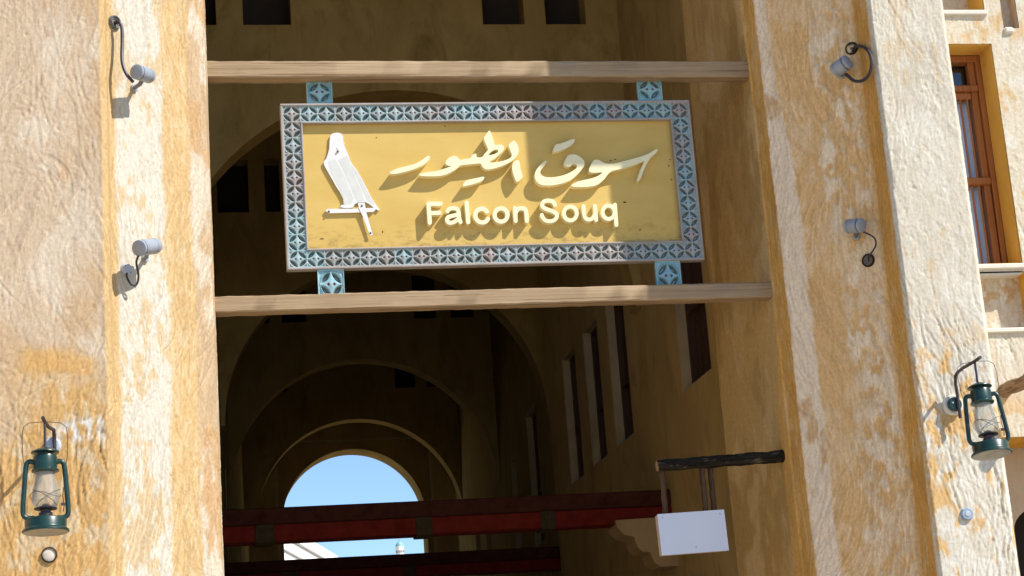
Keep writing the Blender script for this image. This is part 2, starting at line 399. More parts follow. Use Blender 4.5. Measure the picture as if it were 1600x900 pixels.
def sheet(path, zs, seed, paint, cuts, parent, names, strength=1.0, step=0.0062, mat='plaster', dense=None, dens=620, samp=1.0):
    """a plaster skin swept up a ground-plan path; cut into parts at the given path distances"""
    P = np.array(path, float); seg = np.hypot(*np.diff(P, axis=0).T); cum = np.r_[0, np.cumsum(seg)]
    ss = []
    for k in range(len(seg)):
        st = step if (dense is None or dense[k] == 1) else (0.014 if dense[k] == 2 else 0.08)
        n = max(1, int(round(seg[k] / st))); ss += list(cum[k] + seg[k] * np.arange(n) / n)
    ss = np.array(ss + [cum[-1]])
    X = np.interp(ss, cum, P[:, 0]); Y = np.interp(ss, cum, P[:, 1])
    # outward normals, smoothed over 2 cm so the corners stay closed and worn
    tx = np.zeros_like(ss); ty = np.zeros_like(ss)
    for d in (-0.02, -0.01, 0, 0.01, 0.02):
        a = np.interp(ss + d + 0.004, cum, P[:, 0]) - np.interp(ss + d - 0.004, cum, P[:, 0]); b = np.interp(ss + d + 0.004, cum, P[:, 1]) - np.interp(ss + d - 0.004, cum, P[:, 1])
        tx += a; ty += b
    q = np.hypot(tx, ty); nx, ny = ty / q, -tx / q
    S, Z = np.meshgrid(ss, zs)
    fine = (np.gradient(ss) < 0.010).astype(float)[None, :]
    h = relief(S, Z, seed, strength) + fine * strokes(ss, zs, seed + 900, dens, amp=samp)
    colr, dh = paint(S, Z, None, None)
    h = h + dh
    bm_ = np.clip(strokes(ss, zs, seed + 1700, 500, amp=1.0, ang=0.12, ln=(0.05, 0.35)) * 110, -0.13, 0.16)
    bm_ = bm_ * fine
    colr = colr * (1 + bm_)[..., None] + np.clip(bm_, 0, 1)[..., None] * np.array([0.03, 0.05, 0.06])
    PX = X[None, :] + nx[None, :] * h; PY = Y[None, :] + ny[None, :] * h
    nz = len(zs); objs = []
    edges = [0] + [int(np.argmin(abs(ss - c))) for c in cuts] + [len(ss) - 1]
    for k, nm in enumerate(names):
        a, b = edges[k], edges[k + 1]; n = b - a + 1
        V = np.stack([PX[:, a:b + 1], PY[:, a:b + 1], Z[:, a:b + 1]], -1).reshape(-1, 3)
        I = np.arange(nz * n).reshape(nz, n)
        Q = np.stack([I[:-1, :-1], I[:-1, 1:], I[1:, 1:], I[1:, :-1]], -1).reshape(-1, 4)
        me = bpy.data.meshes.new(nm); me.from_pydata(V.tolist(), [], Q.tolist())
        me.materials.append(M[mat]); me.polygons.foreach_set('use_smooth', [True] * len(me.polygons))
        ca = me.color_attributes.new('paint', 'FLOAT_COLOR', 'POINT')
        rgba = np.ones((nz * n, 4), np.float32); rgba[:, :3] = colr[:, a:b + 1].reshape(-1, 3)
        ca.data.foreach_set('color', rgba.ravel())
        objs.append(link(nm, me, parent))
    return objs
def zrows(lo, hi, step=0.0062, top=8.6, bottom=0.0):
    return np.r_[np.arange(bottom, lo, 0.15), np.arange(lo, hi, step), np.arange(hi, top + 0.01, 0.15)]
def blend(base, col, m):
    return base * (1 - m[..., None]) + np.array(col) * m[..., None]

# ------------------------------------------------------------------ ground and passage roof
tag(MB().add([(-600, -300, 0), (700, -300, 0), (700, 900, 0), (-600, 900, 0)], [(0, 1, 2, 3)]).build('ground', M['ground']), 'sandy paved ground before and under the gateway', 'ground', kind='structure')
rb = MB()
rb.box((-1.4, 10.0, 8.62), (5.6, 29.0, 8.95))
for k in range(40):
    y = 10.25 + 0.46 * k; rb.box((-1.2, y, 8.5), (5.4, y + 0.12, 8.618))
tag(rb.build('passage_roof', M['roof']), 'dark timber roof over the arched passage', 'roof', kind='structure')

# ------------------------------------------------------------------ gate pillars
BEIGE = (0.54, 0.415, 0.29); WHITE = (0.53, 0.495, 0.42); CREAM = (0.58, 0.53, 0.435)
YEL = (0.50, 0.35, 0.175); OR = (0.60, 0.36, 0.13); TAN = (0.46, 0.335, 0.21); BROWN = (0.54, 0.375, 0.165)
LPX, LPY = -0.214, 9.2
left = thing('gate_pillar', 'weathered beige plaster gate pillar with white and yellow side, left of the opening', 'pillar', 'plaster gate pillars')
lp = [(-0.90, 9.2), (-0.240, 9.2), (-0.214, 9.226), (-0.208, 9.4), (0.284, 9.886), (0.296, 9.99), (0.30, 11.2), (-0.10, 11.2)]
cumL = np.r_[0, np.cumsum(np.hypot(*np.diff(np.array(lp), axis=0).T))]
def paint_left(S, Z, X, Y):
    n1 = fbm(S * 3, Z * 2, 71, 4); n2 = fbm(S * 9, Z * 6, 72, 4); n3 = fbm(S * 2, Z * 1.2, 73, 4); n4 = fbm(S * 22, Z * 9, 74, 3)
    c = np.ones(S.shape + (3,)) * np.array(BEIGE)
    c = blend(c, (0.60, 0.50, 0.38), sst(0.0, 0.35, n1 + 0.3 * n4))
    c = blend(c, (0.50, 0.345, 0.20), sst(0.05, 0.32, n3 + 0.35 * n2) * 0.8)
    # lower part of the pier turns ochre, with pale patches
    low = sst(3.75, 3.35, Z + 0.5 * n1 + 0.15 * n2)
    c = blend(c, (0.55, 0.335, 0.13), low * 0.95)
    c = blend(c, (0.58, 0.44, 0.27), low * sst(0.05, 0.22, n2 + 0.4 * n4) * 0.9)
    c = blend(c, (0.58, 0.34, 0.12), sst(0.09, 0.03, np.abs(Z - 3.70 + 0.10 * n1)) * sst(0.22, 0.12, np.abs(S - 0.44)) * 0.8)
    # pale repaired crack
    ck = sst(0.075, 0.03, np.abs(Z - 3.385 - 0.12 * (S - 0.55) + 0.03 * n2)) * sst(0.40, 0.48, S) * sst(0.70, 0.66, S)
    c = blend(c, (0.62, 0.58, 0.51), ck * sst(-0.25, 0.1, n4 + n2))
    edge = sst(cumL[1] - 0.012, cumL[1] + 0.004, S)
    c = blend(c, YEL, edge)
    # splayed jamb: white band, yellow band, tan band
    t = (S - cumL[3]) / (cumL[4] - cumL[3]) + 0.030 * n2 + 0.018 * n4
    wv = 0.05 * fbm(Z * 0.9, Z * 0 + 3.3, 75, 3)
    sp = (S > cumL[3] - 0.02).astype(float)
    c = blend(c, WHITE, sp * sst(0.03, 0.08, t))
    c = blend(c, (0.49, 0.345, 0.17), sp * sst(0.02, 0.22, n1 + 0.6 * n4 + 0.3 * n2 - 0.25 * t + 0.25 * sst(3.6, 3.0, Z)) * 0.7)
    c = blend(c, YEL, sp * sst(0.50, 0.56, t + wv))
    c = blend(c, (0.54, 0.42, 0.25), sp * sst(0.50, 0.56, t + wv) * sst(0.0, 0.25, n4 + n1 * .5) * 0.7)
    c = blend(c, (0.60, 0.39, 0.16), sp * sst(0.03, 0.0, np.abs(t + wv - 0.56)) * 0.0)
    b3 = sst(0.80, 0.83, t + 0.4 * wv)
    c = blend(c, TAN, sp * b3)
    c = blend(c, (0.54, 0.47, 0.37), sp * b3 * sst(-0.05, 0.2, n3 + 0.4 * n2))
    c = blend(c, (0.46, 0.29, 0.14), sp * b3 * sst(0.16, 0.34, n1 + 0.3 * n4) * 0.8)
    c = blend(c, BROWN, sst(cumL[5] - 0.02, cumL[5] + 0.02, S))
    return c, 0.004 * sp * b3 - 0.006 * ck * sst(0, .2, n2)
sheet(lp, zrows(2.35, 5.95), 101, paint_left, [cumL[1] + 0.02, cumL[3], cumL[5]], left,
      ['pier_face', 'pier_return', 'splayed_jamb', 'deep_reveal'], 1.0, dense=[1, 1, 1, 1, 1, 0, 0])
MB().box((-0.20, 9.215, 6.46), (0.26, 9.9, 8.6)).build('unseen_corbel', M['brown'], left)  # out of view, added only to mirror the right-hand block
MB().box((-4.2, 9.216, 0), (-0.885, 9.9, 8.6)).build('side_facade', M['panel'], left)
base_at(left, (-0.2, 9.5, 0))

right = thing('gate_pillar', 'cream plaster gate pillar with shaded ochre side, right of the opening', 'pillar', 'plaster gate pillars')
rp = [(3.66, 11.2), (3.326, 11.2), (3.326, 10.0), (3.334, 9.99), (3.338, 9.815), (3.754, 9.395), (3.754, 9.222), (3.772, 9.2), (4.166, 9.2), (4.19, 9.225), (4.19, 9.74)]
cumR = np.r_[0, np.cumsum(np.hypot(*np.diff(np.array(rp), axis=0).T))]
def paint_right(S, Z, X, Y):
    n1 = fbm(S * 3, Z * 2, 81, 4); n2 = fbm(S * 9, Z * 6, 82, 4); n3 = fbm(S * 2, Z * 1.2, 83, 4); n4 = fbm(S * 22, Z * 9, 84, 3)
    c = np.ones(S.shape + (3,)) * np.array(BROWN)
    c = blend(c, (0.43, 0.285, 0.115), sst(-0.05, 0.2, n3 + 0.4 * n2) * 0.8)
    c = blend(c, (0.62, 0.46, 0.25), sst(0.05, 0.3, n1 + 0.3 * n2) * 0.7); c = blend(c, (0.36, 0.23, 0.09), sst(0.2, 0.35, fbm(S * 2.5 + 5, Z * 0.8, 88, 4)) * 0.6)
    o = sst(-0.01, 0.01, S - cumR[2] + 0.135 * sst(4.1, 3.3, Z) + 0.012 * n2)
    c = blend(c, (0.64, 0.38, 0.12), o); c = blend(c, (0.54, 0.32, 0.10), o * sst(0.05, 0.3, n1) * 0.7)
    t = (S - cumR[4]) / (cumR[5] - cumR[4])
    tj = t + 0.04 * n2 + 0.02 * n4
    sp = sst(-0.03, 0.0, tj)
    c = blend(c, (0.70, 0.455, 0.215), sp)
    c = blend(c, (0.76, 0.55, 0.325), sp * sst(-0.05, 0.25, n1 + 0.5 * n4) * 0.8)
    c = blend(c, (0.64, 0.375, 0.145), sp * sst(0.12, 0.35, n3 + 0.3 * n2) * 0.6)
    we = 0.11 + 0.125 * sst(5.6, 4.5, Z); wh = sst(-0.02, 0.01, tj) * sst(0.02, -0.02, tj - we)
    c = blend(c, (0.80, 0.66, 0.50), wh * 0.95)
    c = blend(c, (0.58, 0.36, 0.17), wh * sst(0.16, 0.34, n1 + 0.3 * n4) * 0.8)
    pk = sst(0.50, 0.60, t + 0.16 * n3 + 0.10 * n2) * sst(0.99, 0.93, t + 0.05 * n2)
    pk = pk * sst(-0.30, -0.05, n1 + 0.8 * n4 + 0.5 * n2)
    c = blend(c, (0.76, 0.57, 0.36), pk * 0.95)
    c = blend(c, (0.82, 0.68, 0.50), pk * sst(0.05, 0.25, n2 + 0.5 * n3) * 0.8)
    rt = sst(cumR[5] - 0.02, cumR[5] + 0.01, S)
    c = blend(c, (0.60, 0.34, 0.10), rt)
    em = (sst(cumR[2] - 0.1, cumR[2], S) * sst(0.03, -0.03, tj) + rt)
    c = blend(c, (0.66, 0.47, 0.25), em * sst(0.0, 0.28, fbm(S * 6, Z * 3, 86, 4) + 0.4 * n4) * 0.6)
    c = blend(c, (0.50, 0.27, 0.075), em * sst(0.08, 0.3, fbm(S * 5 + 7, Z * 2.2, 87, 4)) * 0.6)
    fr = sst(cumR[6] - 0.004, cumR[6] + 0.012, S)
    c = blend(c, CREAM, fr)
    c = blend(c, (0.63, 0.59, 0.50), fr * sst(0.0, 0.3, n1 + 0.3 * n4))
    c = blend(c, (0.56, 0.455, 0.31), fr * sst(0.16, 0.34, n3 + 0.5 * n4) * 0.8)
    low = fr * sst(3.95, 3.45, Z + 0.5 * n1)
    c = blend(c, (0.60, 0.385, 0.165), low * sst(-0.06, 0.2, n2 + 0.5 * n1) * 0.95)
    c = blend(c, (0.64, 0.60, 0.52), low * sst(0.10, 0.25, n3 + 0.5 * n4))
    return c, 0.0045 * pk + 0.003 * wh + 0.003 * pk * sst(0.0, 0.2, n4)
sheet(rp, zrows(2.35, 5.95), 207, paint_right, [cumR[3], cumR[5], cumR[7] - 0.008], right,
      ['deep_reveal', 'splayed_jamb', 'pier_return', 'pier_face'], 1.0, dense=[0, 2, 1, 1, 1, 1, 1, 1, 1, 0])
MB().box((3.30, 9.215, 6.46), (3.75, 9.9, 8.6)).build('unseen_corbel', M['brown'], right)  # out of view, block sized to throw the stepped shadow across the sign
base_at(right, (3.75, 9.5, 0))

# ------------------------------------------------------------------ wing wall with the window, right edge
WY = 9.7
wing = thing('window_wall', 'sunlit cream plaster house wall with recessed window bay, right edge', 'wall')
holes = [(4.10, 4.645, 5.68, 6.6), (4.10, 4.655, 4.196, 5.486), (4.10, 4.672, 3.84, 4.160), (4.742, 4.838, 5.580, 6.4), (4.10, 5.10, 1.0, 3.252)]
def wing_face():
    xs = np.r_[np.arange(4.18, 4.36, 0.03), np.arange(4.36, 4.98, 0.0062), np.arange(5.0, 5.45, 0.05)]; zs = zrows(2.35, 6.0, 0.0062, 8.6)
    X, Z = np.meshgrid(xs, zs); h = np.clip(relief(X, Z, 311, 0.8) + strokes(xs, zs, 333, 520), -0.010, 0.02) + 0.012
    n1 = fbm(X * 3, Z * 2, 91, 4); n2 = fbm(X * 9, Z * 6, 92, 4); n4 = fbm(X * 22, Z * 12, 94, 3)
    c = np.ones(X.shape + (3,)) * np.array((0.61, 0.545, 0.43))
    c = blend(c, (0.58, 0.40, 0.20), sst(0.05, 0.28, n1 + 0.4 * n4) * 0.8)
    c = blend(c, (0.66, 0.62, 0.54), sst(0.1, 0.3, n2) * 0.8)
    c = blend(c, (0.58, 0.37, 0.15), sst(3.7, 3.3, Z) * sst(0.0, 0.25, n2 + n1 * .5) * 0.8)
    V = np.stack([X, WY - h, Z], -1).reshape(-1, 3)
    I = np.arange(X.size).reshape(X.shape)
    cx = (X[:-1, :-1] + X[1:, 1:]) / 2; cz = (Z[:-1, :-1] + Z[1:, 1:]) / 2; keep = np.ones(cx.shape, bool)
    for x0, x1, z0, z1 in holes: keep &= ~((cx > x0) & (cx < x1) & (cz > z0) & (cz < z1))
    Q = np.stack([I[:-1, :-1], I[:-1, 1:], I[1:, 1:], I[1:, :-1]], -1)[keep]
    me = bpy.data.meshes.new('wall_face'); me.from_pydata(V.tolist(), [], Q.tolist()); me.materials.append(M['plaster'])
    me.polygons.foreach_set('use_smooth', [True] * len(me.polygons))
    ca = me.color_attributes.new('paint', 'FLOAT_COLOR', 'POINT'); r = np.ones((X.size, 4), np.float32); r[:, :3] = c.reshape(-1, 3)
    ca.data.foreach_set('color', r.ravel()); link('wall_face', me, wing)
wing_face()
def recess(x0, x1, z0, z1, depth, back, rev, nm):
    """reveals and back of one recess: thick slabs that start just behind the face"""
    y0, y1 = WY - 0.002, WY + depth
    MB().box((x1 - 0.004, y0, z0 - 0.05), (x1 + 0.05, y1, z1 + 0.05)).build(nm + '_side', rev, wing)
    MB().box((x0, y0 + 0.002, z1 - 0.004), (x1 - 0.005, y1, z1 + 0.05)).build(nm + '_head', rev, wing)
    MB().box((x0, y0 + 0.002, z0 - 0.05), (x1 - 0.005, y1, z0 + 0.004)).build(nm + '_foot', M['white'] if rev is M['orange'] else rev, wing)
    if back:
        xs = np.arange(max(x0, 4.32), x1 + 0.03, 0.008); zs = np.arange(z0 - 0.03, min(z1, 6.0) + 0.03, 0.008); X, Z = np.meshgrid(xs, zs)
        h = relief(X, Z, 401 + int(z0 * 10), 1.0) + strokes(xs, zs, 411, 600, zlo=zs[0], zhi=zs[-1], ang=0.9); n1 = fbm(X * 7, Z * 7, 421, 4); n2 = fbm(X * 17, Z * 12, 422, 3)
        c = np.ones(X.shape + (3,)) * np.array((0.60, 0.50, 0.37)); c = blend(c, (0.55, 0.36, 0.18), sst(0.0, 0.25, n1 + 0.4 * n2)); c = blend(c, (0.68, 0.61, 0.50), sst(0.1, 0.3, n2))
        I = np.arange(X.size).reshape(X.shape); Q = np.stack([I[:-1, :-1], I[:-1, 1:], I[1:, 1:], I[1:, :-1]], -1).reshape(-1, 4)
        me = bpy.data.meshes.new(nm + '_plaster'); me.from_pydata(np.stack([X, y1 - 0.012 - h * 0.8, Z], -1).reshape(-1, 3).tolist(), [], Q.tolist()); me.materials.append(M['plaster'])
        me.polygons.foreach_set('use_smooth', [True] * len(me.polygons)); ca = me.color_attributes.new('paint', 'FLOAT_COLOR', 'POINT')
        r = np.ones((X.size, 4), np.float32); r[:, :3] = c.reshape(-1, 3); ca.data.foreach_set('color', r.ravel()); link(nm + '_plaster', me, wing)
        MB().box((x0, y1 + 0.001, z0 - 0.05), (x1 + 0.05, y1 + 0.08, z1 + 0.05)).build(nm + '_back', back, wing)
recess(*holes[0], 0.19, M['panel'], M['orange'], 'niche')
recess(*holes[1], 0.15, None, M['orange'], 'window_reveal')
recess(*holes[2], 0.10, M['panel'], M['orange'], 'lower_panel')
recess(*holes[3], 0.075, M['panel'], M['panel'], 'upper_panel')
MB().box((4.742, WY - 0.028, 5.545), (4.80, WY + 0.02, 5.584), bev=0.01).build('upper_sill', M['white'], wing)
MB().box((4.10, WY - 0.030, 5.656), (4.655, WY + 0.02, 5.686), bev=0.006).build('niche_sill', M['white'], wing)
MB().box((4.10, WY - 0.030, 4.172), (4.668, WY + 0.14, 4.202), bev=0.006).build('window_sill', M['white'], wing)
MB().box((4.10, WY - 0.030, 3.816), (4.80, WY + 0.02, 3.843), bev=0.006).build('panel_ledge', M['white'], wing)
# lower doorway recess: ochre head, brown back with a dark arched doorway
MB().box((4.10, WY - 0.001, 3.247), (5.05, WY + 0.34, 3.32)).build('doorway_head', M['orange'], wing)
MB().box((5.096, WY - 0.002, 0), (5.16, WY + 0.40, 3.30)).build('doorway_side', M['panel'], wing)
ao = [(4.0, 0.0), (4.0, 3.4), (5.3, 3.4), (5.3, 0.0), (5.12, 0.0)]
ao += [(4.835 + 0.27 * math.cos(a), 2.795 + 0.15 * math.sin(a)) for a in np.linspace(0, math.pi, 18)] + [(4.565, 0.0)]
MB().prism([ao], ((0, WY + 0.35, 0), (1, 0, 0), (0, 0, 1), (0, 1, 0)), 0, 0.12).build('doorway_back', M['panel'], wing)
MB().box((4.45, WY + 0.60, 0), (5.3, WY + 0.66, 3.3)).build('doorway_dark_fill', M['void'], wing)  # black slab painting the darkness inside the arch, no door leaf
MB().box((4.2, WY + 0.95, 0), (5.45, WY + 1.0, 8.6)).build('rear_wall', M['inner'], wing)
# window: stained wood frame, upper light, bars, two lower lights, curtain behind
FY = WY + 0.15
win = MB()
wx1, wz0, wz1 = 4.650, 4.203, 5.481
win.box((4.10, FY, wz1 - 0.040), (wx1, FY + 0.07, wz1), bev=0.004).box((4.10, FY, wz0), (wx1, FY + 0.07, wz0 + 0.035), bev=0.004)
win.box((wx1 - 0.030, FY - 0.002, wz0), (wx1, FY + 0.068, wz1), bev=0.004)
win = win.build('window', M['window'], wing)
ztr = at(1500, 139, FY + 0.015)[2]; zra = at(1510, 284, FY + 0.015)[2]
sash = MB().box((wx1 - 0.070, FY + 0.014, wz0 + 0.03), (wx1 - 0.032, FY + 0.06, wz1 - 0.035), bev=0.005)
sash.build('sash_stile', M['window'], win)
MB().box((4.10, FY - 0.006, ztr - 0.020), (wx1 - 0.033, FY + 0.058, ztr + 0.016), bev=0.005).build('transom', M['window'], win)
MB().box((4.10, FY + 0.016, ztr - 0.062), (wx1 - 0.072, FY + 0.056, ztr - 0.022), bev=0.005).build('sash_rail', M['window'], win)
MB().box((4.10, FY - 0.004, zra - 0.022), (wx1 - 0.033, FY + 0.059, zra + 0.020), bev=0.005).build('middle_rail', M['window'], win)
for xb in (at(1501, 165, FY + .02)[0], at(1509, 165, FY + .02)[0] + 0.012):
    MB().tube([(xb, FY + 0.02, wz0 + 0.03), (xb, FY + 0.02, ztr - 0.02)], 0.006, 8).build('window_bar', M['window'], win, True)
MB().box((4.10, FY + 0.062, wz0 + 0.02), (wx1 - 0.05, FY + 0.066, wz1 - 0.02)).build('pane', M['pane'], win)
cv = MB(); vs = []; fs = []
for k in range(81):
    x = 4.05 + 0.0075 * k; y = FY + 0.10 + 0.018 * math.sin(k * 0.95) + 0.008 * math.sin(k * 0.37)
    vs += [(x, y, wz0 - 0.05), (x, y, ztr - 0.02)]
    if k: fs.append((2 * k - 2, 2 * k, 2 * k + 1, 2 * k - 1))
cv.add(vs, fs).build('curtain', M['curtain'], win, True)
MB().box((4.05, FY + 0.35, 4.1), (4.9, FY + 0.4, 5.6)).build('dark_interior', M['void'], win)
MB().box((5.435, WY - 0.006, 0), (9.5, WY + 0.6, 8.6)).build('side_facade', M['panel'], wing)
base_at(wing, (4.6, WY, 0))
# projecting round pole
p0 = at(1566, 613, WY); p1 = p0 + np.array([0.0, -0.75, 0.0])
pm = MB(); n = 14
pm.tube([(p0[0] + 0.008 * math.sin(k * 1.3), WY + 0.05 - 0.8 * k / n, p0[2] + 0.006 * math.sin(k * 0.9)) for k in range(n + 1)], [0.037 + 0.002 * math.sin(k * 2.1) for k in range(n + 1)], 14)
tag(pm.build('projecting_pole', wood('pole_wood', (0.20, 0.13, 0.075), (0.34, 0.235, 0.14), 1), smooth=True), 'round brown wooden pole jutting from the wall beside the right lantern', 'pole')

# ------------------------------------------------------------------ passage: side walls, arched cross walls
RW = [(3.60, 11.15), (3.60, 17.75), (3.80, 18.7), (4.06, 23.3), (4.25, 28.4)]
LW = [(-0.05, 11.15), (0.02, 14.2), (0.58, 18.7), (0.80, 23.3), (1.22, 28.4)]
def wx(poly, y): return float(np.interp(y, [p[1] for p in poly], [p[0] for p in poly]))
def side_wall(poly, sgn, wins, root):
    """wall prisms between window openings, following the plan line; windows are parts with frame and bars"""
    T = 0.42
    ys = sorted({poly[0][1], poly[-1][1], *[p[1] for p in poly], *[w[0] for w in wins], *[w[1] for w in wins]})
    mb = MB()
    def slab(y0, y1, z0, z1):
        a, b = wx(poly, y0), wx(poly, y1)
        mb.add([(a, y0, z0), (b, y1, z0), (b + sgn * T, y1, z0), (a + sgn * T, y0, z0), (a, y0, z1), (b, y1, z1), (b + sgn * T, y1, z1), (a + sgn * T, y0, z1)],
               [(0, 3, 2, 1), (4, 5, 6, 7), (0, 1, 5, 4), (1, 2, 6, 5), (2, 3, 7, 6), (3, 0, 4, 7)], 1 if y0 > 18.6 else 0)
    for y0, y1 in zip(ys[:-1], ys[1:]):
        w = [q for q in wins if q[0] <= y0 + 1e-6 and q[1] >= y1 - 1e-6]
        if w: slab(y0, y1, 0, w[0][2]); slab(y0, y1, w[0][3], 8.62)
        else: slab(y0, y1, 0, 8.62)
    mb.build('wall', [M['inner'], M['far']], root)
    for (y0, y1, z0, z1) in wins:
        a, b = wx(poly, y0), wx(poly, y1); d = 0.10 * sgn
        ww = MB()                                         # pale plaster lining, then the timber window
        e = 0.004
        def q(ya, yb, za, zb, da, db, m, obj):
            xa, xb = wx(poly, ya), wx(poly, yb)
            obj.add([(xa + da, ya, za), (xb + da, yb, za), (xb + db, yb, za), (xa + db, ya, za), (xa + da, ya, zb), (xb + da, yb, zb), (xb + db, yb, zb), (xa + db, ya, zb)],
                    [(0, 3, 2, 1), (4, 5, 6, 7), (0, 1, 5, 4), (1, 2, 6, 5), (2, 3, 7, 6), (3, 0, 4, 7)], m)
        q(y1 - 0.012, y1 + 0.0, z0, z1, e * sgn, d, 0, ww); q(y0, y0 + 0.012, z0, z1, e * sgn, d, 0, ww)
        q(y0 + 0.013, y1 - 0.013, z1 - 0.012, z1, e * sgn, d, 0, ww); q(y0 + 0.013, y1 - 0.013, z0, z0 + 0.012, e * sgn, d, 0, ww)
        w = ww.build('window', M['sillp'], root)
        fr = MB(); fw = 0.05
        zm = z0 + (z1 - z0) * 0.42
        for (ya, yb, za, zb) in ((y0 + 0.013, y0 + fw, z0, z1), (y1 - fw, y1 - 0.013, z0, z1), (y0 + fw, y1 - fw, z0, z0 + fw), (y0 + fw, y1 - fw, z1 - fw, z1), (y0 + fw, y1 - fw, zm - 0.03, zm + 0.03)):
            q(ya, yb, za, zb, d - 0.03 * sgn, d + 0.05 * sgn, 0, fr)
        fr.build('frame', M['dark'], w)
        n = max(3, int((y1 - y0) / 0.13)); sh = MB()
        for k in range(n):
            ya = y0 + fw + (y1 - y0 - 2 * fw) * (k + 0.15) / n; yb = y0 + fw + (y1 - y0 - 2 * fw) * (k + 0.55) / n
            q(ya, yb, z0 + fw, z1 - fw, d + 0.005 * sgn, d + 0.035 * sgn, 0, sh)
        sh.build('shutter_bars', M['dark'], w)
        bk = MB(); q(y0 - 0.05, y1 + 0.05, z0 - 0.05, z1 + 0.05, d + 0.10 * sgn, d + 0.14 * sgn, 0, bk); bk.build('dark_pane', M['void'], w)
rwall = thing('passage_wall', 'brown plaster passage wall with tall shuttered windows, seen at right inside the gateway', 'wall', 'side walls of the passage')
Rwins = [(12.254, 13.019, 4.222, 5.60), (14.531, 15.137, 4.222, 5.42), (15.498, 16.065, 4.222, 5.40), (16.442, 17.0, 4.222, 5.38),
         (19.75, 20.55, 4.1, 5.55), (21.6, 22.2, 4.2, 5.35), (24.6, 25.1, 4.2, 5.3), (25.7, 26.2, 4.2, 5.3)]
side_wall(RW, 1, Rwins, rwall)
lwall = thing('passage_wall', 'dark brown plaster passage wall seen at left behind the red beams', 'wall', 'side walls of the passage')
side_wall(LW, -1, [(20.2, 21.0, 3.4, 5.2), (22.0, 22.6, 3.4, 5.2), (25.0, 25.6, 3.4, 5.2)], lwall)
def arched_wall(y, xc, r, zc, x0, x1, hole_list, label, legs=False, T=0.26):
    root = thing('arched_wall', label, 'arched wall', 'arched cross walls of the passage')
    out = [(x0, 8.6), (x0, 0.0 if legs else zc)]
    a = [(xc + r * math.cos(t), zc + r * math.sin(t)) for t in np.linspace(math.pi, 0, 49)]
    if legs: out += [(a[0][0], 0.0)]
    out += a
    if legs: out += [(a[-1][0], 0.0)]
    out += [(x1, 0.0 if legs else zc), (x1, 8.6)]
    hl = [[(h[0], h[2]), (h[0], h[3]), (h[1], h[3]), (h[1], h[2])] for h in hole_list]
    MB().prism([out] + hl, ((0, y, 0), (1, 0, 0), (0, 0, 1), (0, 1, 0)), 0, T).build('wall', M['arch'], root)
    for (x, x2, z, z2) in hole_list:
        MB().box((x - 0.03, y + T - 0.06, z - 0.03), (x2 + 0.03, y + T - 0.02, z2 + 0.03)).build('hole_dark_fill', M['void'], root)  # black slab closing the hole in place of the unlit bay behind
    base_at(root, (xc, y, 0)); return root
HB = 7.352
arched_wall(13.9, 1.805, 1.74, 5.08, -0.05, 3.66, [(0.36, 0.50, HB, 7.9), (0.70, 1.06, HB, 7.9), (2.536, 2.862, HB, 7.9), (3.03, 3.35, HB, 7.9)],
            'nearest brown arched cross wall with four square openings behind the sign')
def sc(y, Y0, v): return v * y / Y0
arched_wall(18.7, 2.20, 1.58, 5.21, 0.50, 3.86, [(0.62, 0.93, HB, 7.9), (1.09, 1.24, HB, 7.9), (2.55, 2.88, HB, 7.9), (3.05, 3.4, HB, 7.9)],
            'second arched cross wall of the passage, its arch rising behind the lower timber beam')
arched_wall(23.3, 2.43, 1.61, 5.25, 0.70, 4.12, [(1.15, 1.35, HB, 7.95), (1.5, 1.8, HB, 7.95), (3.12, 3.40, HB, 7.95), (3.58, 3.87, HB, 7.95)],
            'third arched cross wall, dim wide arch above the sky opening')
arched_wall(27.4, 2.76, 1.46, 5.46, 1.05, 4.30, [(1.55, 1.8, HB, 7.9), (3.34, 3.63, HB, 7.9), (3.8, 4.1, HB, 7.9)],
            'fourth arched cross wall with thin pale rim around the sky arch')
e5 = arched_wall(28.5, 2.775, 1.05, 5.635, 1.0, 4.6, [], 'farthest arched wall whose round opening shows blue sky', legs=True, T=0.5)
fz = 6.80
MB().box((1.70, 28.46, fz), (3.88, 28.497, fz + 0.03)).build('ledge', M['sillp'], e5, loc=(-2.775, -28.5, 0))
for x in (1.63, 3.90): MB().box((x, 28.46, 0), (x + 0.045, 28.497, fz - 0.1)).build('upright_trim', M['sillp'], e5, loc=(-2.775, -28.5, 0))

# ------------------------------------------------------------------ red painted beams across the passage
def red_beam(y, x0, x1, z0, zm, z1, blocks, label):
    root = thing('painted_beam', label, 'beam', 'red painted beams across the passage')
    MB().box((x0, y, zm + 0.003), (x1, y + 0.20, z1), bev=0.006).build('upper_timber', M['redtop'], root)
    MB().box((x0, y + 0.004, z0), (x1, y + 0.196, zm), bev=0.006).build('lower_timber', M['red'], root)
    for b0, b1 in blocks:
        MB().box((b0, y - 0.008, z0 - 0.012), (b1, y + 0.205, zm + 0.002), bev=0.004).build('timber_block', M['block'], root)
    base_at(root, ((x0 + x1) / 2, y, z0)); return root
by = 13.6
bz1, bzm, bz0 = at(600, 785, by)[2], at(600, 811, by)[2], at(600, 837, by)[2]
red_beam(by, -0.03, 3.60, bz0, bzm, bz1, [(at(398, 830, by)[0], at(428, 830, by)[0]), (at(650, 820, by)[0], at(676, 820, by)[0]), (at(845, 810, by)[0], at(868, 810, by)[0])],
         'upper maroon and red double beam crossing below the sky arch')
by2 = 18.2
cz1, czm, cz0 = at(600, 867, by2)[2], at(600, 886, by2)[2], at(600, 903, by2)[2]
red_beam(by2, 0.5, 3.72, cz0, czm, cz1, [(at(440, 895, by2)[0], at(466, 895, by2)[0]), (at(630, 890, by2)[0], at(650, 890, by2)[0])],
         'lower dark maroon double beam at the bottom edge, farther inside')
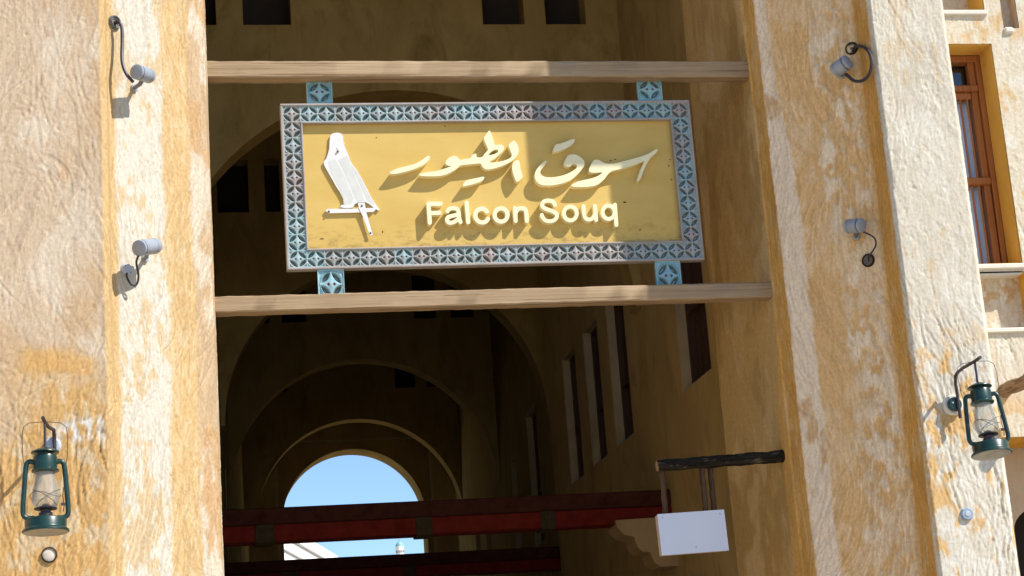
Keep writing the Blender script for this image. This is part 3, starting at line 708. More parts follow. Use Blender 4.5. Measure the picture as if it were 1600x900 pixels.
# lobed plaster corbel under the right end of the upper beam
cp = [(400, 512), (130, 530), (138, 568), (160, 600), (190, 626), (235, 636), (255, 642), (262, 672), (280, 712), (310, 738), (345, 742), (365, 745), (374, 775), (395, 815), (435, 840), (490, 838), (520, 838), (520, 510)]
pts = [at(930 + x / 4.284, 690 + y / 4.284, by) for x, y in cp]
pts = [(min(p[0], 3.62), p[2]) for p in pts]; pts[-2] = (3.62, pts[-3][1]); pts[-1] = (3.62, pts[0][1])
tag(MB().prism([pts], ((0, by - 0.03, 0), (1, 0, 0), (0, 0, 1), (0, 1, 0)), 0, 0.29).build('corbel', M['brown']), 'lobed brown plaster corbel under the right end of the red beam', 'corbel')

# ------------------------------------------------------------------ timber beams carrying the sign
def timber(pl, pr, h, label, y=10.0, d=0.10):
    root_mb = MB(); n = 60; vs = []; fs = []
    for k in range(n + 1):
        t = k / n; x = pl[0] + (pr[0] - pl[0]) * t; z = pl[2] + (pr[2] - pl[2]) * t; w = 0.0018
        r = lambda: random.uniform(-w, w)
        b = 0.006
        for (dy, dz) in ((b, 0), (d - b, 0), (d, -b), (d, -h + b), (d - b, -h), (b, -h), (0, -h + b), (0, -b)):
            vs.append((x, y + dy + r(), z + dz + r()))
    for k in range(n):
        for j in range(8):
            fs.append((k * 8 + j, k * 8 + (j + 1) % 8, k * 8 + 8 + (j + 1) % 8, k * 8 + 8 + j))
    fs += [tuple(range(7, -1, -1)), tuple(n * 8 + j for j in range(8))]
    return tag(root_mb.add(vs, fs).build('timber_beam', M['beam'], smooth=True), label, 'beam', 'weathered timber beams holding the sign')
timber((0.27, 0, 5.532), (3.335, 0, 5.514), 0.094, 'upper weathered square timber beam above the yellow sign')
timber((0.27, 0, 4.220), (3.335, 0, 4.220), 0.086, 'lower weathered square timber beam below the yellow sign')

# ------------------------------------------------------------------ the sign
SF = 10.07; SB = 10.095
X0, X1, Z0, Z1 = 0.687, 2.980, 4.372, 5.307
sign = thing('hanging_sign', 'large yellow sign with teal carved frame, white falcon and raised cream lettering', 'sign')
MB().box((X0 + 0.02, SB, Z0 + 0.02), (X1 - 0.02, SB + 0.02, Z1 - 0.02)).build('sign_board', M['board'], sign)
bo, bi, tw, th = 0.013, 0.010, 0.0945, 0.0900
nx = 24; ny = 10
tw = (X1 - X0 - 2 * bo) / nx; th = (Z1 - Z0 - 2 * bo) / ny
def rail(lo, hi): MB().box(lo, hi, bev=0.003).build('frame_rail', M['rail'], sign)
ry0, ry1 = SF - 0.006, SB + 0.022
rail((X0, ry0, Z1 - bo), (X1, ry1, Z1)); rail((X0, ry0, Z0), (X1, ry1, Z0 + bo))
rail((X0, ry0, Z0 + bo), (X0 + bo, ry1, Z1 - bo)); rail((X1 - bo, ry0, Z0 + bo), (X1, ry1, Z1 - bo))
xi0, xi1, zi0, zi1 = X0 + bo + tw, X1 - bo - tw, Z0 + bo + th, Z1 - bo - th
rail((xi0, ry0, zi1 - bi), (xi1, SB - 0.001, zi1)); rail((xi0, ry0, zi0), (xi1, SB - 0.001, zi0 + bi))
rail((xi0, ry0, zi0 + bi), (xi0 + bi, SB - 0.001, zi1 - bi)); rail((xi1 - bi, ry0, zi0 + bi), (xi1, SB - 0.001, zi1 - bi))
def tile_mesh(name, ridge, single=False, N=36):
    """carved square: a circle of four leaf hollows, a star between them with two red lozenges; unit size, depth along +Y"""
    u = np.linspace(-0.5, 0.5, N + 1); U, Vv = np.meshgrid(u, u)
    R = 0.5 if not single else 0.425
    def leaf(u_, v_):
        # leaf from (0,R) to (R,0): lens of two circles through both ends
        a, b = np.abs(u_), np.abs(v_)
        c1 = np.hypot(a, b) - R * 0.965; c2 = np.hypot(a - R, b - R) - R * 0.965
        return np.maximum(c1, c2)
    lf = leaf(U, Vv)
    dep = 0.26 * np.clip((-0.004 - lf) / (0.22 * R), 0, 1) ** 0.75
    d1 = np.minimum(np.abs(U - 0.13 * R * 2) + np.abs(Vv) * 1.0, np.abs(U + 0.13 * R * 2) + np.abs(Vv) * 1.0) - 0.055 * (R / 0.4)
    dep = np.maximum(dep, 0.07 * (1 - sst(-0.02, 0.012, d1)))
    # corner spandrels: small triangular hollows
    k = np.maximum(0.5 - np.abs(U), 0.5 - np.abs(Vv)); co = np.hypot(np.abs(U) - 0.5, np.abs(Vv) - 0.5)
    ring = np.hypot(U, Vv) - R
    dep = np.maximum(dep, 0.06 * sst(0.03, 0.055, ring) * sst(0.035, 0.05, np.minimum(0.5 - np.abs(U), 0.5 - np.abs(Vv))) * (1 if not single else 1))
    if single: dep = np.where(np.minimum(0.5 - np.abs(U), 0.5 - np.abs(Vv)) < 0.02, 0, dep); dep = np.maximum(dep, 0.05 * (1 - sst(0.006, 0.022, np.abs(ring - 0.012))))
    rise = 0.045 * np.exp(-((np.abs(U) + np.abs(Vv)) / 0.16) ** 2)
    Yd = dep - rise
    V = np.stack([U, Yd, Vv], -1).reshape(-1, 3); n = N + 1; I = np.arange(n * n).reshape(n, n)
    Q = np.stack([I[:-1, :-1], I[:-1, 1:], I[1:, 1:], I[1:, :-1]], -1).reshape(-1, 4)
    lc = (lf[:-1, :-1] + lf[1:, 1:]) / 2; dc = (d1[:-1, :-1] + d1[1:, 1:]) / 2
    mi = np.zeros(lc.shape, int); mi[lc < -0.030] = 1; mi[dc < 0.004] = 2
    vs = V.tolist(); fs = Q.tolist(); ms = mi.reshape(-1).tolist()
    # a rim down to the back so the tile is solid
    b = len(vs); rim = list(I[0, :]) + list(I[1:, -1]) + list(I[-1, -2::-1]) + list(I[-2:0:-1, 0])
    for i in rim: vs.append([vs[i][0], 0.24, vs[i][2]])
    m = len(rim)
    for i in range(m): fs.append([rim[i], b + i, b + (i + 1) % m, rim[(i + 1) % m]]); ms.append(0)
    fs.append([b + i for i in range(m)]); ms.append(0)
    mb = MB(); mb.v = [tuple(p) for p in vs]; mb.f = [tuple(f) for f in fs]; mb.mi = ms
    return mb.mesh(name, [ridge, M['groove'], M['reddot']], True, 50)
M['worn'] = make_patina('worn_copper_carving', (0.265, 0.245, 0.225), (0.33, 0.31, 0.285), (0.20, 0.33, 0.34), 0.75)
tm = tile_mesh('carved_tile', M['teal']); tw_ = tile_mesh('carved_tile', M['worn'])
def put_tile(x, z, w, h):
    low = z < 4.5 and 0.9 < x < 2.85
    o = link('carved_tile', tw_ if (low and random.random() < 0.8) or (not low and random.random() < 0.22) else tm, sign); o.location = (x, SF, z); o.scale = (w, 0.085, h)
for i in range(nx):
    for z in (Z0 + bo + th / 2, Z1 - bo - th / 2): put_tile(X0 + bo + tw * (i + 0.5), z, tw, th)
for j in range(1, ny - 1):
    for x in (X0 + bo + tw / 2, X1 - bo - tw / 2): put_tile(x, Z0 + bo + th * (j + 0.5), tw, th)
hm = tile_mesh('hanging_plate', M['tealblue'], True, 48)
for (xa, ya, xb, yb) in ((478.5, 124, 520, 160.5), (995, 122, 1036, 157.5), (495, 420, 540, 461), (1024.5, 405, 1064.5, 444)):
    a = at(xa, ya, SF); b = at(xb, yb, SF); xm = (a[0] + b[0]) / 2
    top = ya < 200
    z0, z1 = (Z1, 5.445) if top else (4.205, Z0)
    o = link('hanging_plate', hm, sign); o.location = (xm, SF + 0.003, (z0 + z1) / 2); o.scale = (0.140, 0.11, z1 - z0)
LF = SB - 0.043                                                  # front of the raised letters
def letter_mesh(loops, yfront, thick, name, mat, parent):
    """loops in photo points, laid on the letter-front plane; clean side walls back to the board"""
    L = [[(at(x, y, yfront)[0], at(x, y, yfront)[2]) for x, y in l] for l in loops]
    return MB().prism(L, ((0, 0, 0), (1, 0, 0), (0, 0, 1), (0, 1, 0)), yfront, yfront + thick).build(name, mat, parent)
def smooth_loop(pts, it=2):
    P = [tuple(p) for p in pts]
    for _ in range(it):
        Q = []
        for i in range(len(P)):
            a, b = P[i], P[(i + 1) % len(P)]
            if math.hypot(a[0] - b[0], a[1] - b[1]) < 0.35: Q.append(a); continue
            Q += [(a[0] * .75 + b[0] * .25, a[1] * .75 + b[1] * .25), (a[0] * .25 + b[0] * .75, a[1] * .25 + b[1] * .75)]
        P = Q
    return P
def px(o, s, pts): return [(o[0] + x / s, o[1] + y / s) for x, y in pts]
A1, A2, A3, A4 = ((600, 195), 10.0), ((710, 195), 8.575), ((820, 210), 10.0), ((900, 220), 10.0)
calli = []
calli.append([px(*A1, [(85,750),(130,712),(250,670),(400,635),(470,615),(520,595),(600,545),(650,510),(690,480),(718,490),(715,530),(670,585),(600,630),(500,680),(400,715),(300,742),(200,765),(110,768)])])
big = px(*A1, [(535,780),(600,752),(700,738),(830,722),(880,705),(960,680),(1030,655),(1065,640),(1000,640),(965,615),(962,580),(985,545),(1020,515),(1060,492),(1110,485)])
big += px(*A2, [(40,430),(75,475),(150,455),(215,450),(245,400),(275,385),(298,395),(292,432),(340,440),(385,425),(400,390),(440,350),(455,330),(430,270),(385,180),(440,110),(470,70),(490,105),(520,190),(540,275),(570,270),(620,265),(655,275),(668,305),(655,345),(600,405),(540,450),(480,485),(465,500),(500,507),(600,495),(680,475),(740,450),(770,420),(770,390),(745,330),(722,265),(760,235),(800,208),(830,240),(860,300),(862,360),(840,420),(790,470),(720,515),(620,560),(520,588),(440,600),(400,585),(370,555),(358,520),(330,515),(200,530),(80,540),(40,580)])
big += px(*A1, [(1160,665),(1100,710),(1000,765),(900,795),(800,803),(700,803),(580,798)])
calli.append([big, px(*A2, [(455,405),(480,370),(530,335),(570,330),(590,345),(580,370),(540,390),(480,408)])])
calli.append([px(*A2, [(103,828),(135,765),(180,735),(300,712),(400,690),(402,715),(370,755),(280,785),(190,810)])])
calli.append([px(*A2, [(805,485),(865,468),(878,530),(885,590),(905,650),(918,695),(890,730),(845,772),(820,740),(790,670),(772,590),(778,530)])])
calli.append([px(*A3, [(440,275),(455,210),(480,155),(550,145),(640,115),(720,80),(775,68),(780,90),(760,140),(700,185),(620,230),(530,260)])])
calli.append([px(*A3, [(330,402),(340,445),(300,490),(255,550),(240,590),(250,625),(300,660),(380,672),(480,665),(600,640),(700,600),(780,550),(815,520),(818,490),(795,462),(760,458),(735,475),(715,497),(680,505),(640,492),(615,460),(620,420),(645,370),(680,325),(730,308),(790,312),(860,345),(920,400),(938,450),(925,500),(880,560),(810,640),(720,710),(620,755),(500,785),(380,800),(260,790),(195,755),(160,690),(155,620),(175,560),(220,500),(280,440)])])
calli.append([px(*A4, [(-75,695),(-30,665),(40,630),(130,610),(230,590),(320,560),(390,520),(425,490),(330,497),(230,497),(203,470),(205,430),(240,360),(270,310),(310,290),(350,295),(420,335),(480,357),(560,360),(680,335),(860,290),(1000,250),(1130,205),(1200,160),(1262,125),(1280,145),(1260,180),(1190,240),(1140,300),(1100,370),(1050,480),(1010,590),(985,635),(960,625),(970,560),(1010,450),(1050,360),(1075,310),(1000,340),(860,395),(720,435),(600,460),(540,480),(500,520),(460,580),(400,640),(330,690),(240,712),(130,722),(0,722),(-60,712)])])
for loops in calli:
    letter_mesh([smooth_loop(l, 1) for l in loops], LF, SB - LF + 0.001, 'calligraphy_letter', M['letter'], sign)
# rounded Latin letters: the outline of a round-nosed stroke, found on a fine grid
def stroke_loops(strokes, r, step=0.55):
    pts = np.array([p for s in strokes for p in s]); lo = pts.min(0) - r - 1.5; hi = pts.max(0) + r + 1.5
    nx_, ny_ = int((hi[0] - lo[0]) / step) + 2, int((hi[1] - lo[1]) / step) + 2
    GX, GY = np.meshgrid(lo[0] + step * np.arange(nx_), lo[1] + step * np.arange(ny_)); D = np.full(GX.shape, 1e9)
    for s in strokes:
        for a, b in zip(s[:-1], s[1:]):
            dx, dy = b[0] - a[0], b[1] - a[1]; L = dx * dx + dy * dy + 1e-9
            t = np.clip(((GX - a[0]) * dx + (GY - a[1]) * dy) / L, 0, 1)
            D = np.minimum(D, np.hypot(GX - a[0] - t * dx, GY - a[1] - t * dy))
    D -= r; nxt = {}; pos = {}
    def ep(i, j, hz):
        k = (i, j, hz)
        if k not in pos:
            a = D[i, j]; b = D[i, j + 1] if hz else D[i + 1, j]; t = a / (a - b)
            pos[k] = (GX[i, j] + (step * t if hz else 0), GY[i, j] + (0 if hz else step * t))
        return k
    for i in range(ny_ - 1):
        for j in range(nx_ - 1):
            q = (D[i, j] < 0, D[i, j + 1] < 0, D[i + 1, j + 1] < 0, D[i + 1, j] < 0)
            if all(q) or not any(q): continue
            e = [(i, j, 1), (i, j + 1, 0), (i + 1, j, 1), (i, j, 0)]
            cr = [k for k in range(4) if q[k] != q[(k + 1) % 4]]
            outs = [k for k in cr if q[k]]; ins = [k for k in cr if not q[k]]
            for a in ins:                                          # link entering edge to the next leaving edge
                b = min(outs, key=lambda o: (o - a) % 4); nxt[ep(*e[a])] = ep(*e[b])
    loops = []
    while nxt:
        k0 = next(iter(nxt)); k = k0; l = []
        while k in nxt: l.append(pos[k]); k = nxt.pop(k)
        if len(l) > 5: loops.append(l)
    area = lambda l: abs(sum(a[0] * b[1] - b[0] * a[1] for a, b in zip(l, l[1:] + l[:1])))
    return sorted(loops, key=area, reverse=True)
def curve(pts, it=2):
    P = list(pts)
    for _ in range(it):
        Q = [P[0]]
        for a, b in zip(P[:-1], P[1:]): Q += [(a[0]*.75+b[0]*.25, a[1]*.75+b[1]*.25), (a[0]*.25+b[0]*.75, a[1]*.25+b[1]*.75)]
        P = Q + [P[-1]]
    return P
def ell(cx, cy, rx, ry): return [(cx + rx * math.cos(a), cy + ry * math.sin(a)) for a in np.linspace(0, 2 * math.pi, 37)]
B5, B6 = ((655, 300), 8.889), ((835, 295), 10.667)
words = [
    (B5, [[(130,162),(148,425)], [(130,162),(295,162)], [(140,292),(280,288)]], 3.25),
    (B5, [curve([(395,265),(420,228),(480,222),(535,235),(552,285),(556,370),(575,415)]), curve([(540,312),(450,332),(392,350),(385,400),(420,430),(480,420),(548,370)])], 3.1),
    (B5, [[(660,148),(682,418)]], 3.2),
    (B5, [curve([(942,272),(905,232),(845,230),(785,270),(778,350),(820,410),(880,425),(930,410),(958,372)])], 3.2),
    (B5, [ell(1138, 318, 90, 92)], 3.2),
    (B5, [[(1332,225),(1340,400)], curve([(1335,300),(1365,235),(1425,220),(1480,240),(1490,300),(1497,400)])], 3.2),
    (B6, [curve([(345,265),(310,205),(220,190),(140,215),(125,290),(200,340),(310,370),(380,420),(370,500),(280,545),(180,530),(135,470),(125,435)])], 3.0),
    (B6, [ell(600, 410, 108, 115)], 3.0),
    (B6, [curve([(820,290),(828,430),(860,505),(935,515),(995,470),(1018,400)]), [(1008,285),(1032,518)]], 3.0),
    (B6, [ell(1238, 390, 100, 112), [(1343,265),(1368,600)]], 3.0)]
for (o_, s_), st, r in words:
    letter_mesh(stroke_loops([px(o_, s_, q) for q in st], r), LF, SB - LF + 0.001, 'letter', M['letter'], sign)
# the falcon in sheet metal on its perch
K7 = ((495, 200), 5.0)
FF = SB - 0.012
fal = letter_mesh([px(*K7, [(105,60),(125,41),(160,36),(190,43),(205,65),(208,112),(216,118),(213,130),(225,160),(245,205),(262,255),(275,280),(320,340),(355,400),(385,460),(430,550),(470,610),(492,635),(482,646),(440,618),(408,592),(378,578),(318,582),(296,596),(285,620),(238,626),(200,622),(183,616),(192,600),(212,600),(205,550),(180,500),(150,455),(120,400),(85,340),(58,290),(53,265),(75,235),(85,205),(98,160),(100,100)])], FF, 0.009, 'falcon_emblem', M['falcon'], sign)
for lp_ in ([(88,262),(140,240),(172,290),(217,380),(252,460),(288,552),(268,592),(218,600),(207,540),(165,450),(112,350)], [(168,250),(238,212),(264,282),(308,395),(348,485),(372,566),(322,574),(296,540),(262,450),(212,340)], [(272,290),(318,345),(352,405),(382,465),(428,555),(455,600),(400,570),(372,520),(335,430)]):
    letter_mesh([px(*K7, lp_)], FF - 0.0006, 0.0005, 'wing_panel', M['wing'], fal)
letter_mesh([px(*K7, [(68,640),(85,632),(300,630),(455,622),(462,635),(440,655),(250,662),(85,665)])], FF - 0.003, 0.010, 'perch_bar', M['falcon'], fal)
letter_mesh([px(*K7, [(320,586),(374,582),(388,660),(410,740),(438,835),(415,840),(390,770),(355,680),(330,630)])], FF - 0.006, 0.0025, 'perch_post', M['falcon'], fal)
for (sx, sy) in ((95, 652), (352, 607), (420, 820), (165, 182)):
    p = at(495 + sx / 5, 200 + sy / 5, FF - 0.006)
    MB().lathe([(0.006, -0.004), (0.0055, 0.003), (0.003, 0.004)], p, (0, -1, 0), 10).build('screw', M['screw'], fal)
letter_mesh([px(*K7, [(150,150),(172,165),(162,172)])], FF - 0.0015, 0.001, 'beak_mark', M['wing'], fal)
# small knocks and chipped spots on the board
for (x, y, w, h) in ((954,251,2.2,1.4),(961,249,2,1),(1047,249,1.8,1),(1045,259,1.6,1.4),(1049,281,1.5,1.4),(976,316,3.2,1.6),(1000,359,3,1.0),(695,197,1,1.8),(588,215,1.2,1.2),(598,362,0.9,2.2),(503,373,4,0.9)):
    q = at(x, y, SB - 0.001)
    MB().prism([[(q[0] + 0.0033 * w * math.cos(a) * random.uniform(.6, 1), q[2] + 0.0033 * h * math.sin(a) * random.uniform(.6, 1)) for a in np.linspace(0, 2 * math.pi, 8)[:-1]]], ((0, 0, 0), (1, 0, 0), (0, 0, 1), (0, 1, 0)), SB - 0.0015, SB + 0.002).build('chipped_spot', M['block'], sign)
base_at(sign, ((X0 + X1) / 2, SB, Z0))

# ------------------------------------------------------------------ charred log bracket with the blank white board
a = at_plane(1222, 713, (1, 0, 0), 3.326); LY = 10.12
a = at(1226, 712.5, LY); b = at(1027, 728, LY)
A_, B_ = Vector((3.36, LY, a[2])), Vector((b[0], LY, b[2]))
lm = MB(); n = 26
lm.tube([A_.lerp(B_, k / n) + Vector((0, 0.002 * math.sin(k * 1.7), 0.0016 * math.sin(k * 1.1))) for k in range(n + 1)], [0.034 - 0.00012 * k + 0.0012 * math.sin(k * 0.9) + 0.0012 * math.sin(k * 2.7) for k in range(n + 1)], 14)
logr = thing('log_bracket', 'charred black log sticking out of the right reveal above the blank white board', 'log')
lm.build('log', M['log'], logr, True)
MB().lathe([(0.030, 0), (0.028, 0.003)], tuple(B_), tuple((B_ - A_).normalized()), 14).build('cut_end', simple('cut_wood', (0.30, 0.19, 0.11), 0.9, var=0.3, scale=60), logr)
base_at(logr, A_)
bs = thing('blank_board', 'blank white rectangular board hanging by wooden struts from the charred log', 'sign')
u0, u1, u2, u3 = at(1027, 803.5, LY - 0.03), at(1131, 796, LY - 0.03), at(1138, 860, LY - 0.03), at(1033, 868, LY - 0.03)
U = (u1 - u0); U = U / np.linalg.norm(U); Wd = np.array([-U[2], 0, U[0]])
wdt = (np.linalg.norm(u1 - u0) + np.linalg.norm(u2 - u3)) / 2; hgt = (np.linalg.norm(u3 - u0) + np.linalg.norm(u2 - u1)) / 2
def board(d0, d1, g, nm, mat):
    MB().prism([[(g, -g), (wdt - g, -g), (wdt - g, -hgt + g), (g, -hgt + g)]], (u0, U, Wd, (0, 1, 0)), d0, d1).build(nm, mat, bs)
board(0, 0.004, 0, 'front_panel', M['signw'])
board(0.0042, 0.062, 0.003, 'board_core', simple('pale_board_edge', (0.52, 0.43, 0.33), 0.8, var=0.1))
for fx, fz in ((0.07, 0.09), (0.93, 0.1), (0.52, 0.86)):
    p = u0 + U * wdt * fx - Wd * hgt * fz
    MB().lathe([(0.005, 0), (0.004, 0.002)], p - np.array([0, 0.0, 0]), (0, -1, 0), 10).build('screw', M['plate'], bs)
strut = wood('bark_strut', (0.055, 0.030, 0.014), (0.11, 0.064, 0.034), 2)
for (xt, yt, xb, yb, dy) in ((1034, 735, 1040, 802, 0.035), (1096, 728, 1103, 799, 0.012), (1109, 727, 1116, 798, 0.025)):
    p, q = at(xt, yt, LY + dy), at(xb, yb, LY + dy)
    MB().tube([p + (q - p) * k / 8 + np.array([0.0015 * math.sin(k * 2.2), 0, 0]) for k in range(9)], [0.0155 + 0.0016 * math.sin(k * 2.6) for k in range(9)], 10).build('hanging_strut', strut, bs, True)
base_at(bs, tuple(u0))

# ------------------------------------------------------------------ spotlights on the splayed jambs
NL = np.array([1, -1, 0]) / math.sqrt(2); DL = NL @ np.array([-0.208, 9.4, 0])        # left jamb plane
NR = np.array([-1, -1, 0]) / math.sqrt(2); DR = NR @ np.array([3.754, 9.395, 0])
def spotlight(label, N, D, back, front, stand, mount, cable_pts, flip, rad=0.037, plate=True, footpx=None, cr=0.0065, hole=False, ring='block'):
    """housing axis from 'back' to 'front' (photo points on a plane parallel to the jamb), visible end at back"""
    root = thing('spotlight', label, 'spotlight', 'grey spotlights on the gate jambs')
    pb = at_plane(*back, N, D + stand[0]); pf = at_plane(*front, N, D + stand[1])
    ax = Vector(pf - pb); Ln = ax.length; ax.normalize()
    if flip: o, ax2 = Vector(pf), -ax
    else: o, ax2 = Vector(pb), ax
    r = rad
    MB().lathe([(r * 0.90, 0.012), (r * 0.96, Ln * 0.25), (r, Ln * 0.26), (r, Ln - 0.004), (r * 0.95, Ln), (r * 0.72, Ln + 0.001), (r * 0.70, Ln - 0.006)], o, ax2, 28).build('housing', M['alu'], root, True)
    MB().lathe([(r * 0.90, -0.002), (r * 1.0, 0.0), (r * 1.01, 0.012), (r * 0.94, 0.0135)], o, ax2, 28).build('rear_cap', M['alu'], root, True)
    MB().lathe([(r * 0.955, 0.0140), (r * 0.985, 0.0145), (r * 0.985, 0.022), (r * 0.955, 0.0225)], o, ax2, 28).build('gasket_ring', M['alud'], root, True)
    MB().lathe([(r * 1.004, Ln * 0.78), (r * 1.012, Ln * 0.785), (r * 1.012, Ln * 0.80), (r * 1.004, Ln * 0.805)], o, ax2, 28).build('bezel_ring', M['alud'], root, True)
    mid = o + ax2 * (Ln * 0.5) - Vector((0, 0, r * 0.9))
    ft = Vector(at_plane(*footpx, N, D + 0.004)) if footpx else mid - Vector(N) * (Vector(N).dot(mid) - D)
    MB().tube([mid + Vector((0, 0, 0.012)), mid.lerp(ft, 0.35) - Vector((0, 0, 0.006)), ft], [0.012, 0.011, 0.010], 10).build('bracket', M['alud'], root, True)
    MB().lathe([(0.020, -0.01), (0.020, 0.008), (0.015, 0.012)], ft, tuple(N), 16).build('bracket_foot', M['alu'], root, True)
    cp = [Vector(at_plane(x, y, N, D + s)) for x, y, s in cable_pts]
    P = cp
    for _ in range(3):
        Q = [P[0]]
        for p, q in zip(P[:-1], P[1:]): Q += [p * .75 + q * .25, p * .25 + q * .75]
        P = Q + [P[-1]]
    MB().tube(P, cr, 8).build('cable', M['cable'], root, True)
    mp = Vector(at_plane(*mount, N, D + 0.012)) if not hole else Vector(at_plane(*mount, N, D + 0.003))
    if hole:
        MB().lathe([(0.027, -0.01), (0.028, 0.012), (0.032, 0.014), (0.036, 0.008), (0.037, -0.01)], mp, tuple(N), 20, caps=False).build('conduit_ring', M[ring], root, True)
        MB().lathe([(0.0275, -0.01), (0.0275, 0.005), (0.020, 0.006), (0.019, 0.001), (0.008, 0.000), (0.007, 0.010)], mp, tuple(N), 20).build('junction_plate', M['dusty'], root)
    else:
        MB().lathe([(0.031, -0.01), (0.031, 0.006), (0.029, 0.009)], mp, tuple(N), 22).build('junction_plate', M['plate'], root, True)
        for sx in (-1, 1):
            MB().lathe([(0.004, 0.009), (0.003, 0.011)], mp + Vector((0.012 * sx, 0.012 * sx, -0.014 * sx)), tuple(N), 8).build('screw', M['screw'], root)
    base_at(root, ft); return root
spotlight('grey spotlight upper left of the opening on a long hanging black cable', NL, DL, (213, 112), (234, 119), (0.15, 0.13), (179, 35),
          [(180, 36, 0.004), (186, 33, 0.045), (191, 42, 0.055), (191, 70, 0.06), (190, 95, 0.07), (196, 115, 0.09), (208, 128, 0.12)], False, 0.038, hole=True, footpx=(209, 138), cr=0.009, ring='alud')
spotlight('grey spotlight lower left of the opening beside a round junction plate', NL, DL, (217, 388), (243, 384), (0.15, 0.125), (198, 421),
          [(199, 423, 0.006), (197, 432, 0.03), (206, 447, 0.05), (215, 445, 0.06), (217, 428, 0.08), (212, 410, 0.11), (216, 400, 0.14)], False, 0.040, footpx=(226, 404), cr=0.0055)
spotlight('grey spotlight upper right, tilted down with its cable looped to a wall hole', NR, DR, (1304, 111), (1325, 96), (0.085, 0.10), (1331, 76),
          [(1333, 79, 0.008), (1338, 70, 0.06), (1357, 76, 0.13), (1364, 100, 0.165), (1355, 124, 0.14), (1336, 129, 0.10), (1322, 116, 0.08)], True, 0.040, hole=True, cr=0.009, footpx=(1316, 118))
spotlight('grey spotlight lower right, level and set above a dark wall hole', NR, DR, (1324, 354), (1347, 352), (0.085, 0.10), (1357, 407),
          [(1357, 408, 0.008), (1357, 400, 0.03), (1365, 391, 0.05), (1370, 380, 0.06), (1365, 369, 0.07), (1348, 362, 0.08)], True, 0.038, hole=True, cr=0.0045, footpx=(1338, 370))

# ------------------------------------------------------------------ hurricane lanterns and their brackets
def lantern_parts():
    k = 0.00084; g, P = {}, []
    def part(nm, mb, mat, sm=True): P.append((nm, mb.mesh(nm, mat, sm, 40), None))
    part('fuel_tank', MB().lathe([(.100, 0), (.104, .003), (.103, .010), (.093, .017), (.091, .022), (.092, .054), (.088, .060), (.060, .068), (.034, .072)], n=32), M['green'])
    part('tank_bottom', MB().lathe([(.096, -.0015), (.098, .001)], n=32).lathe([(.030, -.004), (.034, -.0016)], n=24), M['greybase'])
    part('burner', MB().lathe([(.030, .070), (.030, .088), (.022, .090), (.024, .100), (.050, .104), (.052, .108), (.030, .112), (.014, .128)], n=24), M['iron'])
    part('globe', MB().lathe([(.040, .107), (.052, .120), (.060, .140), (.061, .160), (.056, .190), (.048, .225), (.043, .255), (.042, .275)], n=28, caps=False), M['lamp_glass'])
    part('chimney_ring', MB().lathe([(.040, .268), (.060, .274), (.061, .280), (.053, .286), (.053, .338), (.050, .346), (.034, .350), (.034, .362)], n=28), M['green'])
    part('chimney_hood', MB().lathe([(.058, .358), (.063, .360), (.062, .364), (.040, .376), (.018, .384), (.008, .389)], n=28), M['green'])
    for sx in (-1, 1):
        pts = [(.050 * sx, 0, .318), (.068 * sx, 0, .322), (.080 * sx, 0, .314), (.085 * sx, 0, .295), (.092 * sx, 0, .20), (.099 * sx, 0, .105), (.098 * sx, 0, .082), (.088 * sx, 0, .068), (.068 * sx, 0, .064), (.050 * sx, 0, .066)]
        Q = [Vector(p) for p in pts]
        for _ in range(2):
            R = [Q[0]]
            for p, q in zip(Q[:-1], Q[1:]): R += [p * .75 + q * .25, p * .25 + q * .75]
            Q = R + [Q[-1]]
        part('side_tube', MB().tube(Q, 0.0115, 12), M['green'])
    gw = MB()
    gw.tube([(.067 * math.cos(a), .067 * math.sin(a), .165 + .012 * math.sin(2 * a)) for a in np.linspace(0, 2 * math.pi, 29)[:-1]], .0013, 6, closed=True)
    for sx in (-1, 1):
        gw.tube([(.060 * sx, -.045, .185), (.02 * sx, -.068, .165), (-.025 * sx, -.064, .135), (-.045 * sx, -.045, .112)], .0013, 6)
    part('globe_guard', gw, M['iron'])
    part('lift_lever', MB().tube([(.078, -.008, .20), (.074, -.012, .16), (.080, -.012, .12), (.076, -.01, .09)], .0022, 6).box((.066, -.016, .118), (.084, -.006, .130)), M['iron'])
    bl = [(-.088, 0, .285), (-.097, 0, .34), (-.100, 0, .43), (-.094, 0, .478), (-.070, 0, .497), (0, 0, .503), (.070, 0, .497), (.094, 0, .478), (.100, 0, .43), (.097, 0, .34), (.088, 0, .285)]
    part('bail_wire', MB().tube(bl, .0016, 6), M['iron'])
    return P
LPARTS = lantern_parts()
def lantern(loc, rz, label, k=1.0, tilt=0.0):
    root = thing('hurricane_lantern', label, 'lantern', 'green hurricane lanterns on the pillars')
    for nm, me, _ in LPARTS: link(nm, me, root)
    R_ = Matrix.Rotation(tilt, 3, 'X'); hang = Vector(loc) + Vector((0, 0, .503 * k))     # swings from its bail
    root.location = hang - R_ @ Vector((0, 0, .503 * k)); root.rotation_euler = (R_ @ Matrix.Rotation(rz, 3, 'Z')).to_euler(); root.scale = (k, k, k); return root
